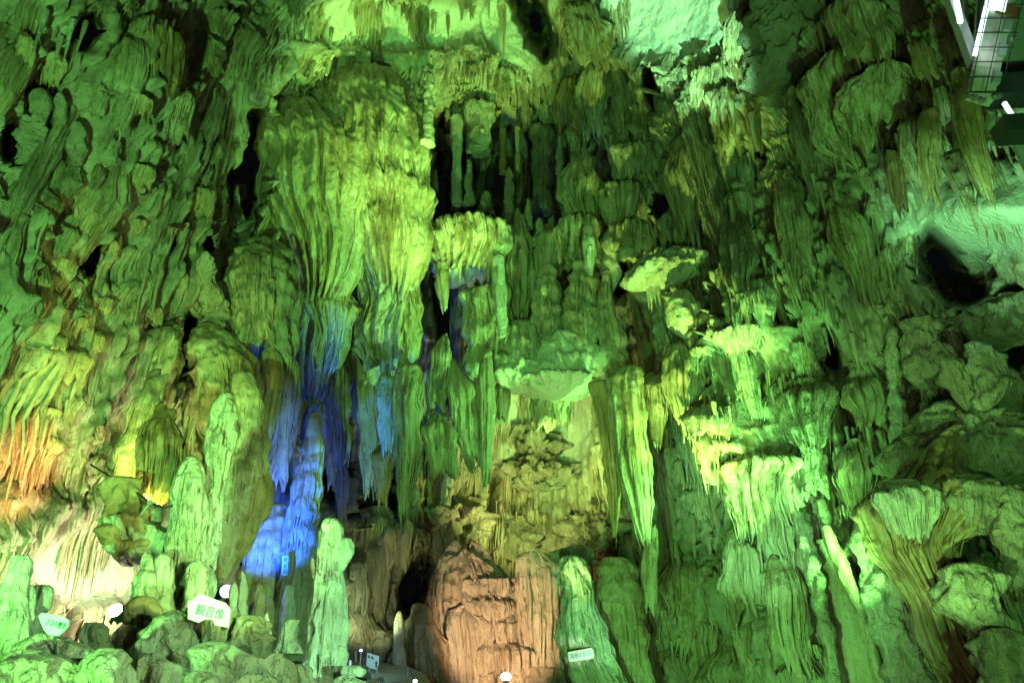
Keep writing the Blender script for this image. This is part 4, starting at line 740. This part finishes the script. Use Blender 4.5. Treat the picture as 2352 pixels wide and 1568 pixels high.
# ------------------------------------------------------------------ the crowd of smaller formations on the walls: parts of the setting
TPL = {}
def template(kind, i):
    """unit-size formations (about 1 m wide and tall) hanging at the origin, facing -Y"""
    key = (kind, i)
    if key in TPL: return TPL[key]
    sty, rows, over = {'drapery': ('drape', [(-50, 30-i*3, 70), (-30, 2, 98), (10, 0, 100-i*4), (60, 10, 92), (110, 25+i*3, 80)], dict(jag=.5, dr=.55, fa=.36)),
                       'boss': ('dome', [(-50, 28, 70), (-36, 8, 92), (0, 0, 100), (35, 6, 96), (60, 15, 90)], dict(jag=.35, dr=.7, n=.2, m='rock')),
                       'pendant': ('tite', [(-60, 20, 90), (-20, 25, 82), (40, 36, 70), (110, 44, 60)], dict(fa=.36, jag=.2)),
                       'shelf': ('drape', [(-25, 20, 80), (-12, -10, 112), (10, -8, 110), (45, 4, 96)], dict(jag=.75, dr=.7, fa=.4))}[kind]
    s0 = PITCH_PX
    globals()['PITCH_PX'] = 3.4
    me, V, _ = tube_mesh(kind, [(y+784, l+1126, r+1126) for y, l, r in rows], 18.46*.98, sty, over)
    globals()['PITCH_PX'] = s0
    o0 = at(1176, 784-40, 18.46*.98); co = np.empty(len(me.vertices)*3, np.float32); me.vertices.foreach_get('co', co); co = co.reshape(-1, 3)-o0.astype(np.float32)
    me.vertices.foreach_set('co', co.ravel()); me.update(); TPL[key] = me; return me
random.seed(5)
placed = 0
def wall_part(kind, px, py, s, parent, tilt=0):
    d = Vector(ray(px, py)).normalized(); h = BVH.ray_cast(Vector((0, 0, CAM_Z)), d)
    if h[0] is None: return
    p, n = h[0], h[1]
    if n.dot(d) > 0: n = -n
    o = link(kind, template(kind, random.randrange(6)), parent)
    o.location = p + n*(.05*s)
    o.rotation_euler = (0, tilt, math.atan2(n.x, -n.y)+random.uniform(-.3, .3))
    z = s*random.uniform(.8, 1.5); o.scale = (s*random.uniform(.7, 1.25), s*random.uniform(.7, 1.1), z)
BLANK = SMOOTH+HOLES
def blank(x, y):
    for e in BLANK:
        c, s = math.cos(R(e[4])), math.sin(R(e[4])); dx, dy = x-e[0], y-e[1]
        if math.hypot((dx*c+dy*s)/e[2], (-dx*s+dy*c)/e[3]) < (1.0 if e in SMOOTH else 1.9): return True
    return False
def scatter(kind, n, smin, smax, box=(-60, -60, 2412, 1500)):
    k = 0
    while k < n:
        x, y = random.uniform(box[0], box[2]), random.uniform(box[1], box[3])
        if blank(x, y): continue
        s = smin*(smax/smin)**random.random()
        tilt = -(x-1176)/1176*.12
        wall_part(kind, x, y, s, cave_wall, tilt); k += 1
scatter('boss', 24, .25, .6)
scatter('drapery', 130, .25, .7, (500, -60, 2412, 1500))
scatter('drapery', 30, .2, .5, (-60, -60, 500, 1200))
scatter('shelf', 60, .25, .7, (900, -60, 2412, 1500))
scatter('pendant', 220, .12, .45)
# long continuous runs of flowstone that tie the wall together
rl = random.Random(9)
def in_hole(x, y):
    for e in HOLES+SMOOTH[:2]:
        c, s = math.cos(R(e[4])), math.sin(R(e[4])); dx, dy = x-e[0], y-e[1]
        if min(e[2], e[3]) > 20 and math.hypot((dx*c+dy*s)/e[2], (-dx*s+dy*c)/e[3]) < 1.05: return True
    return False
for k in range(60):
    x = rl.uniform(20, 560) if k < 16 else rl.uniform(1000, 2330); y = rl.uniform(60, 900); Lp = rl.uniform(220, 560); w = rl.uniform(20, 52); rws = []
    if blank(x, y): continue
    for q in np.linspace(0, 1, 7):
        rws.append((y+Lp*q, x-w*(.55+.45*math.sin(math.pi*min(1, q*1.4+.1)))*rl.uniform(.8, 1.15), x+w*(.55+.45*math.sin(math.pi*min(1, q*1.4+.1)))*rl.uniform(.8, 1.15)))
        x += (x-1176)/(y+Lp*q+3175)*1.8*Lp/6
    if any(in_hole(r_[1], r_[0]) or in_hole(r_[2], r_[0]) or in_hole((r_[1]+r_[2])/2, r_[0]) for r_ in rws): continue
    me, _, _ = tube_mesh('flowstone', rws, 'w.0', 'drape', dict(m=rl.choice(['drape', 'drape', 'rock', 'pale']), jag=.4, dr=.5, fa=.3)); link('flowstone', me, cave_wall)

# thin hanging spikes in rows under the overhangs (the 290 that show largest)
def spike_row(px, py, n, L0, L1, slope):
    for k in range(n):
        x = px+k*random.uniform(7, 15); y = py+slope*(x-px)+random.uniform(-8, 8)
        if in_hole(x, y): continue
        d = Vector(ray(x, y)).normalized(); h = BVH.ray_cast(Vector((0, 0, CAM_Z)), d)
        if h[0] is None: continue
        n_ = h[1] if h[1].dot(d) < 0 else -h[1]
        L_ = random.uniform(L0, L1); spike(h[0]+n_*random.uniform(.12, .5)+Vector((0, 0, .2*L_)), L_*random.uniform(.05, .09), L_*1.2, cave_wall, random.choice(['drape', 'drape', 'rock', 'pale', 'brown']))
for a in ((1640, 160, 9, .4, 1.1, .1), (1700, 250, 9, .4, 1.2, .2), (1830, 90, 9, .5, 1.3, .25), (1850, 200, 10, .5, 1.3, .3), (1960, 160, 10, .4, 1.2, .35), (1980, 300, 9, .4, 1.1, .3), (2080, 210, 9, .5, 1.2, .35), (2150, 300, 9, .4, 1.0, .3), (2230, 350, 8, .3, .9, .3),
          (1780, 420, 10, .3, .9, .2), (1900, 450, 9, .4, 1.0, .25), (1640, 480, 10, .3, .8, .1), (1420, 330, 9, .3, .8, 0), (1500, 520, 9, .3, .7, .1), (1740, 620, 9, .3, .8, .2), (1850, 760, 9, .3, .8, .2), (1700, 880, 10, .3, .7, .1), (1930, 1000, 9, .3, .7, .2),
          (640, 60, 10, .3, .8, .1), (780, 110, 10, .25, .6, 0), (930, 40, 10, .4, 1.0, .05), (1040, 140, 9, .3, .9, .2), (1160, 200, 9, .3, .8, .1), (1180, 915, 12, .2, .5, 0), (1010, 830, 8, .3, .7, 0), (1100, 1180, 10, .2, .5, .05), (1300, 1200, 9, .2, .5, 0), (1560, 960, 9, .3, .7, .1), (330, 90, 9, .3, .7, -.1), (120, 60, 9, .3, .8, -.1), (420, 230, 9, .3, .7, -.1)):
    spike_row(*a)
# ------------------------------------------------------------------ signs, lamps, walkway, steelwork
def lettering(txt, p0, X, Z, size, m, parent, sx=1.0):
    """flat lettering standing on a board: p0 centre of the text, X / Z its directions"""
    cu = bpy.data.curves.new('lettering', 'FONT'); cu.body = txt; cu.size = size; cu.align_x = 'CENTER'; cu.align_y = 'CENTER'; cu.extrude = .0015; cu.resolution_u = 3
    t = bpy.data.objects.new('lettering', cu); COL.objects.link(t); dg = bpy.context.evaluated_depsgraph_get(); dg.update()
    me = bpy.data.meshes.new_from_object(t.evaluated_get(dg)); bpy.data.objects.remove(t)
    X = np.array(X, float); X /= np.linalg.norm(X); Z = np.array(Z, float); N_ = np.cross(X, Z); N_ /= np.linalg.norm(N_); Z = np.cross(N_, X)
    co = np.empty(len(me.vertices)*3, np.float32); me.vertices.foreach_get('co', co); co = co.reshape(-1, 3)
    w = p0 + co[:, :1]*sx*X + co[:, 1:2]*Z + co[:, 2:3]*N_
    me.vertices.foreach_set('co', w.astype(np.float32).ravel()); me.update(); me.materials.clear(); me.materials.append(m)
    return link('lettering', me, parent)
def px_m(Y, py): return Y/(F_PX*ray(1176, py)[1])*1.0        # metres per sheet pixel at distance Y
def board(name, label, pts, Y, m, cat='sign'):
    P = [at(x, y, Y) for x, y in pts]; o = MB().slab(P[::-1], (0, 1, 0), .03).build(name, m); return tag(o, label, cat, None, 'thing')
M['casing'] = plain('grey_casing', (.5, .48, .44), .5)
M['tealboard'] = plain('pale_teal_board', (.45, .62, .6), .5)
YS = 7.0
o = board('sign_board', 'small pale teal sign with dark brushed writing, lower left', [(91, 1414), (98, 1407), (124, 1411), (150, 1417), (160, 1424), (157, 1438), (141, 1455), (133, 1460), (112, 1457), (104, 1447), (95, 1428)], YS, M['tealboard'])
MB().bar(at(126, 1450, YS+.03), at(128, 1530, YS+.05), .012).build('post', M['cable'], o)
k = px_m(YS, 1432)
lettering('さるの腰掛', at(128, 1433, YS-.02), (1, 0, -.24), (.0, 0, 1), 15.5*k, M['ink'], o, .64)
YS = 8.0
o = board('sign_board', 'white irregular sign board with three brushed characters', [(433, 1381), (444, 1377), (457, 1364), (463, 1364), (500, 1378), (518, 1384), (530, 1399), (528, 1420), (526, 1441), (495, 1435), (489, 1421), (470, 1422), (457, 1429), (433, 1421)], YS, M['white'])
MB().bar(at(480, 1425, YS+.03), at(480, 1500, YS+.05), .015).build('post', M['cable'], o)
k = px_m(YS, 1405)
lettering('観音像', at(482, 1406, YS-.02), (1, 0, -.2), (0, 0, 1), 26*k, M['tealink'] if 'tealink' in M else plain('teal_ink', (.03, .16, .2), .6), o, .88)
YS = 16.9
ptsr = []
for cx, cy, a0 in ((-25, -7.5, 180), (25, -7.5, 270), (25, 7.5, 0), (-25, 7.5, 90)):
    for q in range(4):
        a = R(a0+q*30); x = cx+4.5*math.cos(a); y = cy+4.5*math.sin(a); ptsr.append((1334+x*.99+y*.13, 1503.5-x*.16+y))
o = board('name_plate', 'small white rounded name plate on the leaning tower', ptsr, YS, M['white'])
k = px_m(YS, 1503)
lettering('滝根の斜塔', at(1334, 1503.5, YS-.02), (1, 0, .16), (0, 0, 1), 13*k, M['bluepaint'], o, .78)
MB().bar(at(1334, 1503, YS+.02), at(1334, 1503, 17.4), .02).build('bracket', M['steel'], o)
YS = 15.4
o = board('name_plate', 'narrow upright pale plate with three characters beside the blue hollow', [(648.5, 1277), (662, 1277), (661, 1322), (647.5, 1322)], YS, M['tealboard'])
k = px_m(YS, 1300)
for ch, yy in zip('黄金柱', (1286, 1299, 1312)): lettering(ch, at(655, yy, YS-.02), (1, 0, 0), (0, 0, 1), 12*k, M['ink'], o, .9)
MB().bar(at(655, 1300, YS+.02), at(655, 1300, 16.0), .02).build('bracket', M['steel'], o)
YS = 17.0
o = board('direction_board', 'white board with two dark squares and an arrow, beside the walkway', [(843.7, 1497.5), (871, 1505.8), (870.4, 1523), (866, 1537), (852, 1534), (841.7, 1527.7)], YS, M['tealboard'])
for a, b, c_, d_ in ((845.6, 1503.5, 849.6, 1511), (853, 1506, 857.3, 1513.6)): MB().slab([at(a, b, YS-.025), at(c_, b+1, YS-.025), at(c_, d_, YS-.025), at(a, d_-1, YS-.025)][::-1], (0, 1, 0), .01).build('window_mark', M['ink'], o)
MB().slab([at(x, y, YS-.025) for x, y in ((864.6, 1516), (868.6, 1523), (866.2, 1522.5), (865.6, 1532.5), (862, 1531.5), (862.6, 1522), (860, 1522))][::-1], (0, 1, 0), .01).build('arrow', M['ink'], o)
for x in (848, 866): MB().bar(at(x, 1520, YS+.03), at(x, 1600, YS+.03), .02).build('post', M['steel'], o)
# lamps in view
def flood(label, p, aim, w, hgt, lens, body=M['darksteel']):
    p = np.array(p); n = np.array(aim)-p; n /= np.linalg.norm(n); X = np.cross(n, [0, 0, 1.0]); X /= np.linalg.norm(X); U_ = np.cross(X, n)
    e = bpy.data.objects.new('floodlight', None); COL.objects.link(e); e.location = p; tag(e, label, 'lamp', None, 'thing'); bpy.context.view_layer.update()
    q = lambda v: np.array(v)-p
    MB().bar(q(p-n*.2), q(p-n*.02), hgt*.3, 20, hgt*.52).build('housing', body, e)
    MB().bar(q(p-n*.03), q(p+n*.01), hgt*.46, 20).build('lens', lens, e)
    b = MB(); b.bar(q(p-X*w*.56-n*.1), q(p-X*w*.56-n*.1-np.array([0, 0, .3])), .012); b.bar(q(p+X*w*.56-n*.1), q(p+X*w*.56-n*.1-np.array([0, 0, .3])), .012); b.bar(q(p-X*w*.56-n*.1-np.array([0, 0, .3])), q(p+X*w*.56-n*.1-np.array([0, 0, .3])), .012)
    b.build('bracket', body, e)
    b = MB()
    for s_ in (-1, 0, 1): b.box(q(p-n*.17+X*s_*w*.28), .02, .06, hgt*.8, X, n, U_)
    b.build('heat_sink', body, e); return e
flood('dazzling white floodlight low on the left, aimed up the wall', at(264, 1400, 11.5), at(225, 1330, 11.0), .34, .2, M['lampwhite'])
flood('small blue floodlight at the foot of the blue hollow', at(520, 1357, 14.7), at(524, 1352, 13.0), .34, .24, M['lampblue'])
# wire with its bracket on the left
cb = MB(); pts = [at(208, 1066, 11.2), at(240, 1086, 11.0), at(290, 1112, 10.8), at(345, 1155, 10.5), at(378, 1166, 10.2), at(400, 1160, 10.2)]
for a, b in zip(pts, pts[1:]): cb.bar(a, b, .014, 6)
o = tag(cb.build('cable', M['cable'], None), 'thin sagging cable strung across the lower left wall', 'cable', None, 'thing')
MB().bar(at(322, 1184, 10.5), at(345, 1155, 10.45), .02, 6).build('bracket', M['steel'], o); MB().box(at(345, 1155, 10.42), .06, .06, .06).build('clamp', M['steel'], o)
# globe lamp on its post, bottom centre
def sphere(c, r, nu=14, nv=9, sq=1.0):
    t = np.linspace(.02, math.pi-.02, nv); p = np.linspace(0, 2*math.pi, nu, endpoint=False)
    return np.stack([c[0]+r*np.sin(t)[:, None]*np.cos(p), c[1]+r*np.sin(t)[:, None]*np.sin(p), c[2]+r*sq*np.cos(t)[:, None]+0*p], -1)
def post_lamp(label, px, py, Y, r, m, L=1.0, pr=.02):
    c = at(px, py, Y); o = MB().bar(c-np.array([0, 0, L]), c-np.array([0, 0, r*.7]), pr).build('post_lamp', M['steel']); tag(o, label, 'lamp', None, 'thing')
    link('globe', mesh_grid('globe', sphere(c, r, sq=.8)[:, ::-1], True, m=m), o); MB().bar(c-np.array([0, 0, r]), c-np.array([0, 0, r*.6]), r*.6).build('collar', M['steel'], o); return o
post_lamp('white globe lamp in front of the orange flowstone', 1162, 1553, 14.5, .085, M['lampsmall'])
post_lamp('violet-lit pole lamp beside the walkway', 829, 1493, 17.3, .035, M['violet'], .5, .022)
post_lamp('tiny white ball lamp on the railing below the orange flowstone', 953.5, 1563, 16.5, .04, M['lampsmall'])
# the walkway
def path_strip(pts, w):
    P = np.array([at(x, y, Y) for x, y, Y in pts]); d = np.gradient(P, axis=0); d[:, 2] = 0; d /= np.linalg.norm(d, axis=1)[:, None]; s_ = np.stack([d[:, 1], -d[:, 0], 0*d[:, 0]], -1)
    return P, s_
P, s_ = path_strip([(800, 1522, 19.5), (840, 1528, 18.6), (880, 1536, 17.8), (915, 1556, 17.0), (930, 1600, 16.0), (930, 1660, 15.0)], 1)
mb = MB()
for a, b, sa, sb in zip(P, P[1:], s_, s_[1:]): mb.slab([a-sa*.55, b-sb*.55, b+sb*.55, a+sa*.55], (0, 0, 1), .14)
wk = mb.build('walkway', M['steel']); wk['kind'] = 'structure'
rail = bpy.data.objects.new('handrail', None); COL.objects.link(rail); tag(rail, 'pale tubular handrail turning down beside the pillar foot', 'railing', None, 'thing')
for nm, a, b, r in (('rail', (838, 1567, 14.5), (877, 1558, 15.2), .035), ('rail', (877, 1558, 15.2), (888, 1590, 14.2), .035), ('post', (877, 1559, 15.2), (877, 1610, 15.2), .03), ('post', (842, 1567, 14.6), (842, 1620, 14.6), .03)):
    MB().bar(at(*a), at(*b), r).build(nm, M['white'], rail)
rail = bpy.data.objects.new('railing', None); COL.objects.link(rail); tag(rail, 'thin rust-tinted railing at the left foot of the orange flowstone', 'railing', None, 'thing')
for nm, a, b in (('post', (937, 1529, 17), (937, 1600, 17)), ('rail', (927, 1531, 17.4), (937, 1531, 17)), ('rail', (928, 1546, 17.4), (937, 1546, 17)), ('post', (943, 1553, 16.8), (943, 1610, 16.8))):
    MB().bar(at(*a), at(*b), .014, 6).build(nm, M['steel'], rail)
for x, y0, y1, Y, lb in ((817, 1494, 1512, 18.6, 'short pale pole left of the violet-lit pole lamp'), (804, 1517, 1532, 16.4, 'short white pole beside the foot of the pale pillar')):
    o = MB().bar(at(x, y1+30, Y), at(x, y0, Y), .025).build('pole', M['white']); MB().bar(at(x, y0+1, Y), at(x, y0-1.5, Y), .034).build('cap', M['steel'], o); tag(o, lb, 'pole', None, 'thing')
# steel frame with caged fluorescent fitting, upper right
YF = 7.2
def beam(name, p, q, w, d, m, parent):
    p = np.array(p); q = np.array(q); a = q-p; L_ = np.linalg.norm(a); a /= L_; X = np.cross(a, [0, 1.0, 0]); X /= np.linalg.norm(X); return MB().box((p+q)/2, w, d, L_, X, np.cross(a, X), a).build(name, m, parent)
e = bpy.data.objects.new('light_fitting', None); COL.objects.link(e); tag(e, 'white caged fluorescent light fitting hanging at the upper right', 'light fitting', None, 'thing')
a, b = at(2303, -12, YF), at(2249, 230, YF); k = px_m(YF, 100)
beam('casing', a, b, 52*k, .12, M['casing'], e)
beam('reflector', a+np.array([-32*k, -.02, 0]), at(2249, 128, YF)+np.array([-10*k, -.02, 0]), 10*k, .06, M['tube'], e)
beam('reflector', at(2292, -10, YF-.1), at(2285, 22, YF-.1), 44*k, .03, M['tube'], e)
beam('rust_plate', at(2318, 12, YF-.08), at(2312, 34, YF-.08), 50*k, .03, M['rust'], e)
for t in (.32, .55, .8):
    c = a*(1-t)+b*t + np.array([22*k, -.08, 0]); beam('lamp_holder', c, c+(b-a)*.1, 16*k, .05, M['teal'], e)
for t in np.linspace(.04, 1, 8):
    c = a*(1-t)+b*t; MB().bar(c+np.array([-44*k, -.1, .02]), c+np.array([46*k, -.12, 0]), .006, 5).build('cage_wire', M['cable'], e)
for s0 in (-40, 0, 42): MB().bar(a+np.array([s0*k, -.13, 0]), b+np.array([s0*k*.8, -.13, 0]), .006, 5).build('cage_wire', M['cable'], e)
for x, y in ((2238, 226), (2256, 232), (2290, 222), (2330, 90)):
    MB().bar(at(x-5, y+2, YF-.1), at(x+6, y-2, YF-.1), .03).build('fixing', M['steel'], e)
fr = bpy.data.objects.new('steel_frame', None); COL.objects.link(fr); tag(fr, 'dark steel gantry with grey panels in the upper right corner', 'gantry', None, 'thing')
beam('beam', at(2265, 212, YF+.25), at(2760, 178, YF+.25), 56*k, .3, M['darksteel'], fr); beam('beam', at(2296, 300, YF+.3), at(2760, 268, YF+.3), 44*k, .3, M['darksteel'], fr)
beam('post', at(2183, 0, YF+.2), at(2238, 150, YF+.2), 22*k, .12, M['steel'], fr); beam('post', at(2217, -20, YF+.5), at(2216, 60, YF+.5), 8*k, .06, M['steel'], fr); beam('post', at(2249, -20, YF+.5), at(2240, 110, YF+.5), 8*k, .06, M['steel'], fr)
MB().slab([at(x, y, YF+.6) for x, y in ((2320, -30), (2760, -30), (2760, 140), (2292, 190))][::-1], (0, 1, 0), .05).build('panel', M['teal'], fr)
MB().slab([at(x, y, YF+.6) for x, y in ((2312, 300), (2760, 210), (2760, 600), (2352, 388))][::-1], (0, 1, 0), .05).build('panel', M['teal'], fr)
beam('lit_tube', at(2194, -12, YF+.1), at(2206, 52, YF+.1), 11*k, .04, M['tube'], fr); beam('lit_tube', at(2306, 236, YF+.2), at(2329, 272, YF+.2), 8*k, .04, M['tube'], fr)
for q in range(3): beam('conduit', at(2322+q*9, 240+q*2, YF+.4), at(2760, 292-q*24, YF+.4), 6*k, .04, M['steel'], fr)
# hanger rods tie the gantry to the roof
for x in (2300, 2420): MB().bar(at(x, -20, YF+.3), at(x, -20, YF+.3)+np.array([0, 0, 6]), .03).build('hanger', M['darksteel'], fr)
spot('fluorescent_glow', at(2250, 70, YF-.35), at(2290, 110, YF), (.8, 1, .97), 7, 150, .1)
